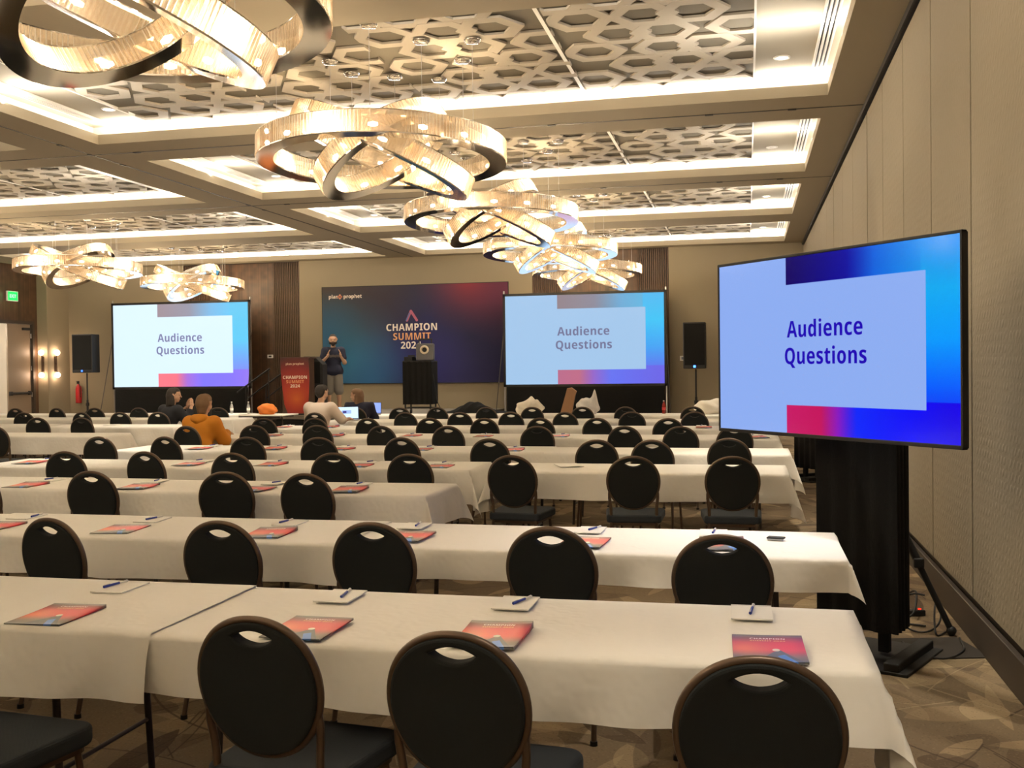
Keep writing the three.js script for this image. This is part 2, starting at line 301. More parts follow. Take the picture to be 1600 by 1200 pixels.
// ------------------------------------------------------------------ ring chandeliers
function fluted(R, h, n, amp = .011) { // a band of upright glass rods
  const steps = n * 4, pos = [], idx = [];
  for (let i = 0; i <= steps; i++) { const a = i / steps * Math.PI * 2, q = R + amp * Math.abs(Math.sin(i * Math.PI / 4)); for (const y of [-h / 2, h / 2]) pos.push(q * Math.cos(a), y, q * Math.sin(a)); }
  for (let i = 0; i < steps; i++) { const k = i * 2; idx.push(k, k + 1, k + 2, k + 1, k + 3, k + 2); }
  const g = new THREE.BufferGeometry(); g.setAttribute('position', new THREE.Float32BufferAttribute(pos, 3)); g.setIndex(idx);
  const f = g.toNonIndexed(); f.computeVertexNormals(); return f;
}
function annulus(R, r, y, t) { const s = new THREE.Shape(); s.absarc(0, 0, R, 0, Math.PI * 2); const hp = new THREE.Path(); hp.absarc(0, 0, r, 0, Math.PI * 2, true); s.holes.push(hp); return extr(s, t, 0, 1, 72).rotateX(-Math.PI / 2).translate(0, y, 0); }
function makeChandelier() {
  const t = new THREE.Group(); t.name = 'ring_chandelier';
  const bulbG = new THREE.IcosahedronGeometry(.021, 0).scale(1, 1.2, 2.4);
  const ring = (R, n, h, w, bulbs, nLights, normal, dy = 0) => {
    const p = new THREE.Group(); p.name = 'ring'; p.quaternion.setFromUnitVectors(V(0, 1, 0), normal.clone().normalize()); p.position.y = dy; t.add(p);
    part(p, 'mirror_plate', annulus(R + .004, R - w, -h / 2 - .012, .012), M.chrome, 'polished lower plate');
    part(p, 'top_plate', annulus(R + .004, R - w, h / 2, .008), M.chrome);
    part(p, 'crystal_band', fluted(R, h, n), M.crystal, 'outer band of crystal rods');
    part(p, 'crystal_band', fluted(R - w + .004, h, Math.round(n * .85)), M.crystal, 'inner band of crystal rods');
    for (let i = 0; i < bulbs; i++) {
      const a = (i + .3) / bulbs * Math.PI * 2, q = R - w / 2, b = part(p, 'bulb', bulbG, M.bulb); b.position.set(q * Math.cos(a), -h * .08, q * Math.sin(a)); b.rotation.y = -a; b.castShadow = false;
      if (i % Math.round(bulbs / nLights) === 0) { const L = new THREE.PointLight(AMBER, LEVEL.bulb, 0, 2); L.position.copy(b.position); L.castShadow = true; p.add(L); }
    }
    return p;
  };
  // ring tilts, read against the view of the second chandelier
  const view = V(-3.48, 2.11, -9.62).normalize(), right = view.clone().cross(V(0, 1, 0)).normalize(), up = right.clone().cross(view).normalize();
  const tilt = (phi, alpha) => right.clone().multiplyScalar(-Math.sin(phi)).addScaledVector(up, Math.cos(phi)).multiplyScalar(Math.cos(alpha)).addScaledVector(view, Math.sin(alpha));
  ring(1.21, 230, .19, .16, 16, 4, tilt(-.015, .235));
  ring(.935, 180, .18, .14, 12, 2, tilt(-.41, .13), .02);
  ring(.71, 140, .18, .13, 10, 2, tilt(.53, .36), .03);
  for (let i = 0; i < 9; i++) {
    const a = i * 2.4 + .4, q = [1.13, .5, .8][i % 3], x = q * Math.cos(a), z = q * Math.sin(a), top = 4.6465 - 3.75;
    const cb = part(t, 'cable', cyl(.0028, .0028, top - .1, x, (top + .1) / 2, z, 5), M.steel);
    part(cb, 'canopy', lathe([[0, top - .045], [.06, top - .04], [.08, top - .016], [.08, top - .004], [0, top - .004]].map(p => p), 16).translate(x, 0, z), M.chrome);
  }
  return t;
}
const chand = makeChandelier(); scene.add(chand);
tag(chand, 'large triple-ring crystal chandelier cut off by the top left corner', 'chandelier', 'crystal ring chandeliers'); chand.name = numbered('ring_chandelier'); chand.position.set(-3.48, 3.75, -5.22);
copyOf(chand, 'triple-ring crystal chandelier hanging second nearest in the right ceiling bay', [-3.48, 3.75, -9.62]);
copyOf(chand, 'triple-ring crystal chandelier, third from the camera in the right bay', [-3.48, 3.75, -14.02]);
copyOf(chand, 'triple-ring crystal chandelier, fourth from the camera in the right bay', [-3.48, 3.75, -18.42]);
copyOf(chand, 'triple-ring crystal chandelier nearest the stage in front of the right wood bay', [-3.48, 3.75, -22.82]);
copyOf(chand, 'triple-ring crystal chandelier overhead, out of frame above the front table', [-3.48, 3.75, -.82]);
copyOf(chand, 'triple-ring crystal chandelier out of frame in the left ceiling bay', [-13.2, 3.75, -14.02]);
copyOf(chand, 'triple-ring crystal chandelier on the far left above the dark side wall', [-13.2, 3.75, -18.42]);
copyOf(chand, 'triple-ring crystal chandelier above the left projection screen', [-13.2, 3.75, -22.82]);
// ------------------------------------------------------------------ tables and cloths
const TD = .762, TH = .745;
function clothGeo(L, D, o) { // o: side drop, left/right: drop when hanging or overlap when flat, seed
  const nx = Math.round(L / .05) + 8, nz = 40, pos = [], uv = [], idx = [], H = TH + .006 + (o.lift || 0);
  const eL = o.left.hang || o.left.flat || 0, eR = o.right.hang || o.right.flat || 0, ph = o.seed * 1.7;
  const cols = [], rws = [];
  const seg = (a, b, n, arr) => { for (let i = 0; i < n; i++) arr.push(a + (b - a) * i / n); };
  seg(-L / 2 - eL, -L / 2, 8, cols); seg(-L / 2, L / 2, nx, cols); seg(L / 2, L / 2 + eR, 8, cols); cols.push(L / 2 + eR);
  seg(-D / 2 - o.back, -D / 2, 8, rws); seg(-D / 2, D / 2, 14, rws); seg(D / 2, D / 2 + o.front, 10, rws); rws.push(D / 2 + o.front);
  const fold = (s, q) => (.016 + .016 * Math.sin(s * 4.1 + ph + q * 3) + .011 * Math.sin(s * 9.3 + ph * 2.3 - q * 4) + .005 * Math.sin(s * 21 + ph + q * 9)) * Math.min(1.6, q / .14) + .006 * Math.min(1, q / .02);
  for (const t of rws) for (const s of cols) {
    let ox = 0, oz = 0, sx = 0, sz = 0;
    if (s < -L / 2 && o.left.hang) { ox = -L / 2 - s; sx = -1; } if (s > L / 2 && o.right.hang) { ox = s - L / 2; sx = 1; }
    if (t < -D / 2) { oz = -D / 2 - t; sz = -1; } if (t > D / 2) { oz = t - D / 2; sz = 1; }
    let x = sx ? sx * L / 2 : s, z = sz ? sz * D / 2 : t, y = H;
    if (!ox && !oz) y += .0008 * Math.sin(s * 3.1 + ph) * Math.sin(t * 7 + ph) + .0012;
    else if (ox && !oz) { const f = fold(t + 3, ox); y = H - ox + Math.min(ox, .012) * .4; x += sx * (f + .02 * ox); }
    else if (oz && !ox) { const f = fold(s, oz); y = H - oz + Math.min(oz, .012) * .4; z += sz * (f + .03 * oz); }
    else { const r = Math.hypot(ox, oz), a = Math.atan2(oz, ox), k = Math.sin(2 * a); y = H - Math.max(ox, oz) * (1 - k * .5) - r * k * .5; const out = r * (.34 * k) + .012; x += sx * out * (.4 + .6 * Math.cos(a)); z += sz * out * (.4 + .6 * Math.sin(a)); }
    pos.push(x, y, z); uv.push(s + o.seed * .37, t);
  }
  const n = cols.length; for (let j = 0; j + 1 < rws.length; j++) for (let i = 0; i + 1 < n; i++) { const k = j * n + i; idx.push(k, k + n, k + 1, k + 1, k + n, k + n + 1); }
  const g = new THREE.BufferGeometry(); g.setAttribute('position', new THREE.Float32BufferAttribute(pos, 3)); g.setAttribute('uv', new THREE.Float32BufferAttribute(uv, 2)); g.setIndex(idx); g.computeVertexNormals(); return g;
}
const tableTopGeo = L => rbox(L - .012, .022, TD - .008, 0, TH - .016, 0, .006);
function makeTable(L) {
  const t = new THREE.Group(); t.name = 'folding_table';
  part(t, 'table_top', tableTopGeo(L), M.tableTop); for (const z of [.31, -.31]) part(t, 'edge_rail', box(L - .16, .04, .02, 0, TH - .047, z), M.tableLeg);
  for (const s of [-1, 1]) {
    const x = s * (L / 2 - .32); for (const z of [-.27, .27]) part(t, 'leg', poly([[x, TH - .03, z], [x + s * .03, .016, z * 1.05]], .014), M.tableLeg);
    for (const b of [poly([[x + s * .02, .22, -.277], [x + s * .02, .22, .277]], .009), poly([[x, TH - .1, -.27], [x, TH - .1, .27]], .009), poly([[x, TH - .12, 0], [x - s * .42, TH - .03, 0]], .008)]) part(t, 'leg_brace', b, M.tableLeg);
  }
  return t;
}
const proto8 = makeTable(2.44);
let firstTable = true, clothSeed = 1;
const rowName = ['front', 'second', 'third', 'fourth', 'fifth', 'sixth', 'seventh', 'eighth', 'ninth'];
const tableRows = [
  { n: 0, z: 3.08, segs: [[-2.08, .36], [-4.54, -2.10]], drop: .19, endDrop: .42 },
  { n: 1, z: 4.82, segs: [[-2.01, .43], [-4.47, -2.03], [-6.93, -4.49]], drop: .15, endDrop: .15 },
  { n: 2, z: 6.76, segs: [[-4.61, -2.17], [-7.07, -4.63]], drop: .22, endDrop: .26 },
  { n: 3, z: 8.45, segs: [[-2.13, .31], [-4.76, -2.32], [-7.22, -4.78]], drop: .24, endDrop: .34, broken: true },
  { n: 4, z: 10.27, segs: [[-2.04, .40], [-4.50, -2.06], [-6.96, -4.52]], drop: .24, endDrop: .34 },
  { n: 5, z: 12.33, segs: [[-2.09, .35], [-4.55, -2.11], [-7.01, -4.57]], drop: .26, endDrop: .34 },
  { n: 6, z: 14.22, segs: [[-2.1, .34], [-4.56, -2.12], [-7.02, -4.58]], drop: .26, endDrop: .34 },
  { n: 7, z: 16.12, segs: [[-2.1, .34], [-4.56, -2.12], [-7.02, -4.58]], drop: .26, endDrop: .34 },
  { n: 8, z: 18.12, segs: [[-2.1, .34], [-4.56, -2.12], [-7.02, -4.58]], drop: .26, endDrop: .34 },
];
const leftRows = [
  { n: 0, z: 12.42, segs: [[-11.10, -8.66], [-13.56, -11.12]], drop: .26, endDrop: .3 },
  { n: 1, z: 14.56, segs: [[-11.25, -8.81], [-13.71, -11.27]], drop: .34, endDrop: .34 },
  { n: 2, z: 16.75, segs: [[-11.40, -8.96], [-13.86, -11.42], [-16.32, -13.88]], drop: .26, endDrop: .3 },
  { n: 3, z: 18.60, segs: [[-11.32, -8.88], [-13.78, -11.34], [-16.24, -13.80]], drop: .26, endDrop: .3, bare: true },
];
const segWord = (i, n) => n === 1 ? 'only' : i === 0 ? 'right-hand' : i === n - 1 ? 'left-hand' : 'middle';
function layTables(rows, block) {
  for (const r of rows) r.segs.forEach(([a, b], i) => {
    const L = b - a, pos = [(a + b) / 2, 0, -(r.z + TD / 2)];
    const where = block === 'left' ? `${ord[r.n]} visible row of the left-hand block` : `${rowName[r.n]} row`;
    const lab = `folding banquet table under the ${segWord(i, r.segs.length)} cloth of the ${where}`;
    if (firstTable) { proto8.name = numbered('folding_table'); scene.add(proto8); proto8.position.set(...pos); tag(proto8, lab, 'table', 'cloth-covered banquet tables'); firstTable = false; } else copyOf(proto8, lab, pos, 0, 'cloth-covered banquet tables');
    const bareEnd = r.bare && i === 0, freeR = i === 0 || (r.broken && i === 1), freeL = i === r.segs.length - 1 || (r.broken && i === 0), s = clothSeed++;
    const LC = bareEnd ? 1.5 : L, px = bareEnd ? a + LC / 2 : pos[0];
    const g = clothGeo(LC, TD, { front: r.drop + (i === 1 ? .045 : 0) + .01 * Math.sin(s * 2.1), back: r.drop, left: freeL ? { hang: r.endDrop } : { flat: .02 }, right: bareEnd ? { flat: .01 } : freeR ? { hang: r.endDrop } : { flat: r.n === 0 && block === 'right' ? .14 : .03 }, lift: i % 2 ? .007 : 0, seed: s });
    single('tablecloth', g, M.cloth, `white tablecloth on the ${segWord(i, r.segs.length)} table of the ${where}`, 'tablecloth', 'white tablecloths', [px, 0, pos[2]]);
  });
}
layTables(tableRows, 'right'); layTables(leftRows, 'left');

// ------------------------------------------------------------------ banquet chairs
function makeChair() {
  const t = new THREE.Group(); t.name = 'banquet_chair';
  const cy = .727, hw = .197, hh = .205, N = 56;
  const egg = (k, e = 0) => { const a = k / N * Math.PI * 2, s = Math.sin(a), c = Math.cos(a); return [(hw + e) * Math.sign(c) * Math.pow(Math.abs(c), .94) * (1 + .055 * s), cy + (hh + e) * s]; };
  const back = new THREE.Group(); // the reclined plane of the back
  const lean = -.15, place = g => g.translate(0, -.48, 0).rotateX(-lean).translate(0, .48, .185);
  const sh = new THREE.Shape(Array.from({ length: N }, (_, k) => new THREE.Vector2(...egg(k, -.012))));
  const hole = new THREE.Path(); hole.moveTo(-.078, .886); hole.quadraticCurveTo(0, .938, .078, .886); hole.quadraticCurveTo(.055, .853, 0, .850); hole.quadraticCurveTo(-.055, .853, -.078, .886); sh.holes.push(hole);
  const pad = extr(sh, .026, .008, 2, 10).translate(0, 0, -.013);
  part(t, 'backrest', place(pad), M.chairBack);
  const ringPts = Array.from({ length: N / 2 }, (_, k) => { const p = egg(k * 2); return V(p[0], p[1], 0); });
  const fr = tube(ringPts, .0125, 72, 8, true).scale(1, 1, 1); fr.scale(1, 1, 1);
  part(t, 'back_frame', place(fr), M.bronze);
  // seat
  const ss = new THREE.Shape(); ss.moveTo(-.17, -.19); ss.lineTo(.17, -.19); ss.quadraticCurveTo(.195, -.19, .197, -.165); ss.lineTo(.222, .17); ss.quadraticCurveTo(.222, .225, .17, .228); ss.lineTo(-.17, .228); ss.quadraticCurveTo(-.222, .225, -.222, .17); ss.lineTo(-.197, -.165); ss.quadraticCurveTo(-.195, -.19, -.17, -.19);
  const sg = extr(ss, .032, .016, 3, 6).rotateX(-Math.PI / 2).translate(0, .425, 0); // shape y becomes -z
  part(t, 'seat', sg, M.chairSeat);
  const s2 = extr(ss, .022, 0, 1, 6).scale(.97, .97, 1).rotateX(-Math.PI / 2).translate(0, .388, 0); part(t, 'seat_frame', s2, M.bronze);
  for (const s of [-1, 1]) {
    part(t, 'leg', tube([[s * .178, .70, .212], [s * .186, .62, .205], [s * .176, .52, .192], [s * .176, .41, .190], [s * .184, .2, .225], [s * .19, .012, .275]], .0125, 22, 8), M.bronze);
    part(t, 'leg', tube([[s * .185, .395, -.19], [s * .192, .3, -.2], [s * .2, .15, -.215], [s * .205, .012, -.235]], .012, 12, 8), M.bronze);
  }
  for (const [x, z] of [[.19, .275], [-.19, .275], [.205, -.235], [-.205, -.235]]) part(t, 'foot_cap', cyl(.016, .017, .02, x, .010, z, 10), M.black);
  return t;
}
const chairProto = makeChair(); let firstChair = true;
const chairGroup = 'black round-backed banquet chairs';
function chair(x, Ztop, turn, label) {
  const pos = [x - Math.sin(turn) * .25, 0, -(Ztop + .25)];
  if (firstChair) { firstChair = false; chairProto.name = numbered('banquet_chair'); scene.add(chairProto); chairProto.position.set(...pos); chairProto.rotation.y = turn; return tag(chairProto, label, 'chair', chairGroup); }
  return copyOf(chairProto, label, pos, turn, chairGroup);
}
const chairRows = [
  [2.62, [[-2.40, 2.55, -.10], [-1.38, 2.68, -.12], [-.77, 2.62, -.10], [.02, 2.53, .03]]],
  [4.36, [[-3.29, 4.32, -.20], [-2.41, 4.36, -.06], [-1.68, 4.42, -.05], [-.85, 4.41, -.05], [-.11, 4.31, .02]]],
  [6.45, [[-5.39, 6.30, -.1], [-4.54], [-3.53], [-2.91]]],
  [8.0, [[-6.75, 7.7, -.1], [-5.90], [-5.14], [-4.28], [-3.38], [-2.70], [-1.83, 7.92], [-.87, 7.93], [-.12, 7.97, .05]]],
  [9.85, [[-6.84], [-6.07], [-5.11], [-4.30], [-3.42], [-2.47, 9.75], [-1.40, 9.65], [-.88, 9.65], [-.18, 9.9]]],
  [11.8, [[-6.94], [-6.10, 11.95], [-5.24, 11.95], [-4.35], [-3.50], [-2.41], [-1.39], [-.75], [-.15]]],
  [13.65, [[-6.81], [-6.03], [-5.21], [-4.32], [-3.52], [-2.75], [-1.97], [-1.02, 13.55]]],
  [15.4, [[-6.80], [-5.26], [-4.37], [-3.56], [-2.71], [-1.70], [-.77], [-.22]]],
  [17.3, [[-6.85], [-6.00], [-5.33], [-4.43], [-3.62], [-2.75], [-2.01], [-.90]]],
];
const nth = (i, n) => `${ord[n - 1 - i]} from the right`;
chairRows.forEach(([z, list], r) => list.forEach(([x, zz, tn], i) => chair(x, zz ?? z + .03 * Math.sin(i * 2.7 + r), tn ?? .10 * Math.sin(i * 1.9 + r * 2.3) - .03, `black round-backed banquet chair, ${nth(i, list.length)} in the ${rowName[r]} row`)));
[[11.65, [-9.65]], [13.9, [-10.75, -9.97]], [15.7, [-12.41, -11.26, -10.51, -9.78]], [17.6, [-14.1, -13.17, -12.33, -11.38]]].forEach(([z, l], r) => l.forEach((x, i) => chair(x, z, .1 * Math.sin(i * 2.2 + r), `black round-backed banquet chair, ${nth(i, l.length)} in ${ord[r]} visible row of the left block`)));
chair(-9.72, 17.6, .3, 'black round-backed chair by the laptop at the half-bare left table');

// ------------------------------------------------------------------ brochures, notepads and pens
const broTex = dark => ctex(256, 352, (c, W, H) => {
  const g = c.createLinearGradient(0, 0, 0, H); g.addColorStop(0, '#6a6a62'); g.addColorStop(.12, '#8a4f4c'); g.addColorStop(.28, '#cc3a44'); g.addColorStop(.55, '#dc5a4a'); g.addColorStop(.75, '#8a7062'); g.addColorStop(1, '#6a6a62'); c.fillStyle = g; c.fillRect(0, 0, W, H);
  const r = c.createRadialGradient(W * .75, H * .42, 10, W * .75, H * .42, 150); r.addColorStop(0, 'rgba(232,40,60,.9)'); r.addColorStop(1, 'rgba(232,40,60,0)'); c.fillStyle = r; c.fillRect(0, 0, W, H);
  const q = c.createRadialGradient(W * .15, H * .5, 10, W * .15, H * .5, 120); q.addColorStop(0, 'rgba(240,120,80,.8)'); q.addColorStop(1, 'rgba(240,120,80,0)'); c.fillStyle = q; c.fillRect(0, 0, W, H);
  c.fillStyle = '#5a5c64'; c.beginPath(); c.moveTo(W * .3, H); c.lineTo(W * .56, H * .62); c.lineTo(W * .66, H * .56); c.lineTo(W * .8, H * .78); c.lineTo(W * .95, H); c.fill();
  c.fillStyle = '#4f86d8'; c.beginPath(); c.moveTo(W * .6, H * .78); c.lineTo(W * .7, H * .72); c.lineTo(W * .86, H); c.lineTo(W * .72, H); c.fill();
  c.fillStyle = '#e8d9c8'; c.beginPath(); c.ellipse(W * .6, H * .55, 14, 17, 0, 0, 7); c.fill();
  c.fillStyle = 'rgba(245,235,225,.9)'; c.font = 'bold 24px sans-serif'; c.textAlign = 'center'; c.fillText('CHAMPION', W / 2, H * .16); c.font = 'bold 20px sans-serif'; c.fillStyle = '#e8b070'; c.fillText('SUMMIT 2024', W / 2, H * .23);
});
const broMat = phys(lin(1, 1, 1), { map: broTex(), roughness: .5, clearcoat: .15, clearcoatRoughness: .3 });
function broGeo(curl) { // a thin booklet whose cover lifts a little
  const w = .216, l = .28, n = 10, pos = [], uv = [], idx = [];
  for (const up of [1, 0]) for (let j = 0; j <= n; j++) for (let i = 0; i <= 6; i++) { const u = i / 6, v = j / n; pos.push((u - .5) * w, (up ? .0035 : 0) + up * curl * Math.pow(u, 2) * .6 + up * curl * Math.pow(1 - v, 3), (v - .5) * l); uv.push(u, 1 - v); }
  const m = 7, K = (n + 1) * m; for (const b of [0, 1]) for (let j = 0; j < n; j++) for (let i = 0; i < 6; i++) { const k = b * K + j * m + i; b ? idx.push(k, k + 1, k + m, k + 1, k + m + 1, k + m) : idx.push(k, k + m, k + 1, k + 1, k + m, k + m + 1); }
  for (let j = 0; j < n; j++) for (const i of [0, 6]) { const k = j * m + i; idx.push(k, k + m, K + k, K + k, k + m, K + k + m); }
  for (let i = 0; i < 6; i++) for (const j of [0, n]) { const k = j * m + i; idx.push(k, k + 1, K + k, K + k, k + 1, K + k + 1); }
  const g = new THREE.BufferGeometry(); g.setAttribute('position', new THREE.Float32BufferAttribute(pos, 3)); g.setAttribute('uv', new THREE.Float32BufferAttribute(uv, 2)); g.setIndex(idx); g.computeVertexNormals(); return g;
}
const broG = [broGeo(.006), broGeo(.012), broGeo(.003)];
const TOPY = TH + .016;
let broN = 0;
function brochure(x, z, turn, label) { const m = new THREE.Mesh(broG[broN++ % 3], broMat); m.name = numbered('brochure'); m.position.set(x, TOPY, z); m.rotation.y = turn; m.castShadow = m.receiveShadow = true; scene.add(m); tag(m, label, 'brochure', 'red printed brochures on the tables'); }
const padG = rbox(.14, .005, .2, 0, .0025, 0, .001), penBody = [cyl(.0055, .0055, .125, 0, 0, 0, 10).rotateX(Math.PI / 2)];
function pad(x, z, turn, label) { const t = thing('notepad', label, 'notepad', [x, TOPY, z], turn, 'white notepads on the tables'); part(t, 'pages', padG, M.paper); part(t, 'binding', rbox(.141, .0065, .012, 0, .003, -.095, .001), M.plasticWhite); return t; }
let penProto;
function pen(x, z, turn, label, y = TOPY + .0115) {
  if (penProto) return copyOf(penProto, label, [x, y, z], turn);
  const t = penProto = thing('ballpoint_pen', label, 'pen', [x, y, z], turn, 'blue pens on the tables');
  part(t, 'barrel', new THREE.CylinderGeometry(.0055, .005, .085, 10).rotateX(Math.PI / 2).translate(0, 0, .003), M.penBlue);
  part(t, 'grip', new THREE.CylinderGeometry(.0056, .0035, .045, 10).rotateX(-Math.PI / 2).translate(0, 0, -.062), M.plasticWhite);
  part(t, 'clip', rbox(.003, .0025, .04, 0, .0058, .03, .001), M.steel); part(t, 'tip', new THREE.CylinderGeometry(.0005, .003, .014, 8).rotateX(-Math.PI / 2).translate(0, 0, -.09), M.steel);
  return t;
}
const place1 = (rowI, list, bz, pz) => list.forEach(([x, a], i) => {
  const w = `${ord[i]} from the right on the ${rowName[rowI]} row of tables`;
  brochure(x, -(bz + .02 * Math.sin(i * 3 + rowI)), a, `red printed brochure lying ${w}`);
  if (pz) { pad(x - .05 + .03 * Math.sin(i * 2.1), -pz, a * .5, `white notepad ${w}`); pen(x - .05 + .04 * Math.sin(i * 1.7), -pz, a * .5 + .25 * Math.sin(i * 4.1) - .1, `blue ballpoint pen on the notepad ${w}`); }
});
place1(0, [[.055, .03], [-.82, -.02], [-1.46, -.02], [-2.44, .02]], 3.23, 3.70);
place1(1, [[-.13, .05], [-.80, -.08], [-1.73, -.05], [-2.50, .05], [-3.40, .12], [-4.20, .05]], 5.06, 5.42);
place1(2, [[-2.82, .03], [-3.54, -.05], [-4.52, .1], [-5.47, .02]], 6.95, 7.32);
place1(3, [[-2.67, .03], [-3.43, .05], [-4.29, -.04], [-5.11, .06], [-6.84, .05]], 8.72, 9.05);
place1(4, [[-2.41, .03], [-3.42, .05], [-4.32, -.04], [-5.13, .06], [-6.03, .05]], 10.50, 10.85);
place1(5, [[.1, .3], [-2.29, .03], [-3.26, .05], [-4.23, -.04], [-5.28, .06], [-6.17, .05]], 12.58, 12.92);
place1(6, [[-.6, .05], [-6.14, .03], [-6.90, .05]], 14.46, 14.8);
single('phone', [rbox(.05, .009, .085, 0, .0045, 0, .004)], M.black, 'small black device at the right end of the second row', 'device', undefined, [.13, TOPY, -5.30], 1.3);
for (const [x, z, w] of [[-1.55, -8.95, 'fourth'], [-3.9, -14.6, 'seventh'], [-10.2, -15.0, 'second left-block']]) { single('paper_sheet', [rbox(.21, .003, .29, 0, .0015, 0, .001)], M.paper, `loose white sheet of paper on the ${w} row`, 'paper', undefined, [x, TOPY, z], .4); }
// ------------------------------------------------------------------ slide pictures
function slide(v) { // v 0: television, 1: left projection, 2: right projection
  return ctex(1024, 576, (c, W, H) => {
    const L = (x0, y0, x1, y1, st) => { const g = c.createLinearGradient(x0 * W, y0 * H, x1 * W, y1 * H); st.forEach(([o, k]) => g.addColorStop(o, k)); return g; };
    const T = v === 0;
    // top band
    c.fillStyle = L(.34, 0, 1, 0, T ? [[0, '#10005e'], [.38, '#0b0a9a'], [.55, '#0a63e0'], [.8, '#0590ee'], [1, '#06a2f0']] : [[0, '#96868e'], [.35, '#8f8d9e'], [.6, '#72b0dc'], [1, '#5cc6f0']]); c.fillRect(.3 * W, 0, .7 * W, .3 * H);
    // right band
    c.fillStyle = L(0, 0, 0, 1, T ? [[0, '#0590ee'], [.25, '#06a8f2'], [.5, '#0298ff'], [.72, '#0560ff'], [1, '#1704ea']] : v === 1 ? [[0, '#62bde2'], [.45, '#5cbfe6'], [.7, '#6f9aea'], [1, '#8a70dd']] : [[0, '#58c0f8'], [.3, '#3fcaff'], [.6, '#46a8fb'], [.8, '#5f82f8'], [1, '#6e66ea']]); c.fillRect(.87 * W, 0, .13 * W, H);
    // bottom band
    c.fillStyle = L(.34, 0, 1, 0, T ? [[0, '#c81a66'], [.22, '#c4145c'], [.33, '#8a18c0'], [.45, '#0a28ff'], [.75, '#0a0cfb'], [1, '#1a04e6']] : v === 1 ? [[0, '#ea7480'], [.2, '#e87080'], [.32, '#a06ad0'], [.5, '#7a70f6'], [.8, '#8070ee'], [1, '#8c72e0']] : [[0, '#c07090'], [.2, '#c4708c'], [.33, '#9a6ace'], [.5, '#6a78fa'], [1, '#7068ec']]); c.fillRect(.3 * W, .8 * H, .7 * W, .2 * H);
    // pale field
    const P = T ? [[0, '#8eaef2'], [1, '#8eaef2']] : v === 1 ? [[0, '#cfe5f8'], [1, '#cfe5f8']] : [[0, '#a8cdf2'], [1, '#a8cdf2']];
    c.fillStyle = L(0, 0, 1, .2, P); c.fillRect(0, 0, .335 * W, H); c.fillRect(.33 * W, .155 * H, .557 * W, .685 * H);
    c.textAlign = 'center'; c.fillStyle = T ? '#2008b4' : '#77789c'; c.font = `bold ${T ? 74 : 76}px sans-serif`; c.fillText('Audience', W * .5, H * .455); c.fillText('Questions', W * .5, H * .605);
  });
}
const screenMat = (t, k, rough = .25) => new THREE.MeshStandardMaterial({ color: 0x050505, roughness: rough, emissive: 0xffffff, emissiveMap: t, emissiveIntensity: k });
const tvMat = screenMat(slide(0), LEVEL.tv, .12), pjMat1 = screenMat(slide(1), LEVEL.projector * 1.3, .9), pjMat2 = screenMat(slide(2), LEVEL.projector, .9);

// ------------------------------------------------------------------ television on its draped stand
function makeTV() {
  const t = new THREE.Group(); const w = 1.766, h = 1.012;
  part(t, 'bezel', [rbox(w, .016, .035, 0, h / 2 - .008, -.012, .004), rbox(w, .02, .035, 0, -h / 2 + .01, -.012, .004), rbox(.014, h, .035, -w / 2 + .007, 0, -.012, .004), rbox(.014, h, .035, w / 2 - .007, 0, -.012, .004)], M.black);
  part(t, 'screen', new THREE.PlaneGeometry(w - .026, h - .034).translate(0, .002, .0), tvMat);
  part(t, 'rear_shell', [rbox(w - .01, h - .01, .03, 0, 0, -.03, .006), rbox(.9, .6, .05, 0, -.05, -.06, .02), rbox(.4, .4, .05, 0, -.05, -.105, .01)], M.black);
  return t;
}
const tvC = [.395, 1.735, -5.734], tvTurn = -.8727;
function pleated(w, d, h, n, amp) { // a draped rectangle of cloth, open below
  const pos = [], uv = [], idx = [], per = []; const push = (x, z, nx, nz, s) => per.push([x, z, nx, nz, s]); const m = 26; let s = 0;
  for (const [x0, z0, x1, z1, nx, nz] of [[-w / 2, d / 2, w / 2, d / 2, 0, 1], [w / 2, d / 2, w / 2, -d / 2, 1, 0], [w / 2, -d / 2, -w / 2, -d / 2, 0, -1], [-w / 2, -d / 2, -w / 2, d / 2, -1, 0]]) for (let i = 0; i < m; i++) { const u = i / m; push(x0 + (x1 - x0) * u, z0 + (z1 - z0) * u, nx, nz, s += 1 / m); }
  for (let j = 0; j <= 6; j++) for (const [x, z, nx, nz, q] of [...per, per[0]]) { const a = amp * Math.sin(q * n * 6.283) * (1 - .5 * j / 6); pos.push(x + nx * a, h * j / 6, z + nz * a); uv.push(q, j / 6); }
  const k = per.length + 1; for (let j = 0; j < 6; j++) for (let i = 0; i < k - 1; i++) { const a = j * k + i; idx.push(a, a + 1, a + k, a + 1, a + k + 1, a + k); }
  const g = new THREE.BufferGeometry(); g.setAttribute('position', new THREE.Float32BufferAttribute(pos, 3)); g.setAttribute('uv', new THREE.Float32BufferAttribute(uv, 2)); g.setIndex(idx); g.computeVertexNormals(); return g;
}
function makeStand() {
  const t = new THREE.Group();
  part(t, 'drape', pleated(.44, .22, 1.12, 4, .012).translate(0, .16, 0), M.drape);
  part(t, 'column', [rbox(.06, 1.7, .05, -.12, .88, 0, .005), rbox(.06, 1.7, .05, .12, .88, 0, .005), rbox(.5, .06, .05, 0, 1.68, .04, .005), rbox(.3, .3, .03, 0, 1.70, .07, .005)], M.black);
  part(t, 'base_plate', [rbox(.66, .018, .62, .02, .009, .02, .004), rbox(.08, .05, .6, -.24, .035, .02, .008), rbox(.08, .05, .6, .26, .035, .02, .008)], M.black);
  return t;
}
const tv = makeTV(); tv.name = numbered('television'); tv.position.set(...tvC); tv.rotation.y = tvTurn; scene.add(tv); tag(tv, 'large flat television showing the Audience Questions slide by the panel wall', 'television');
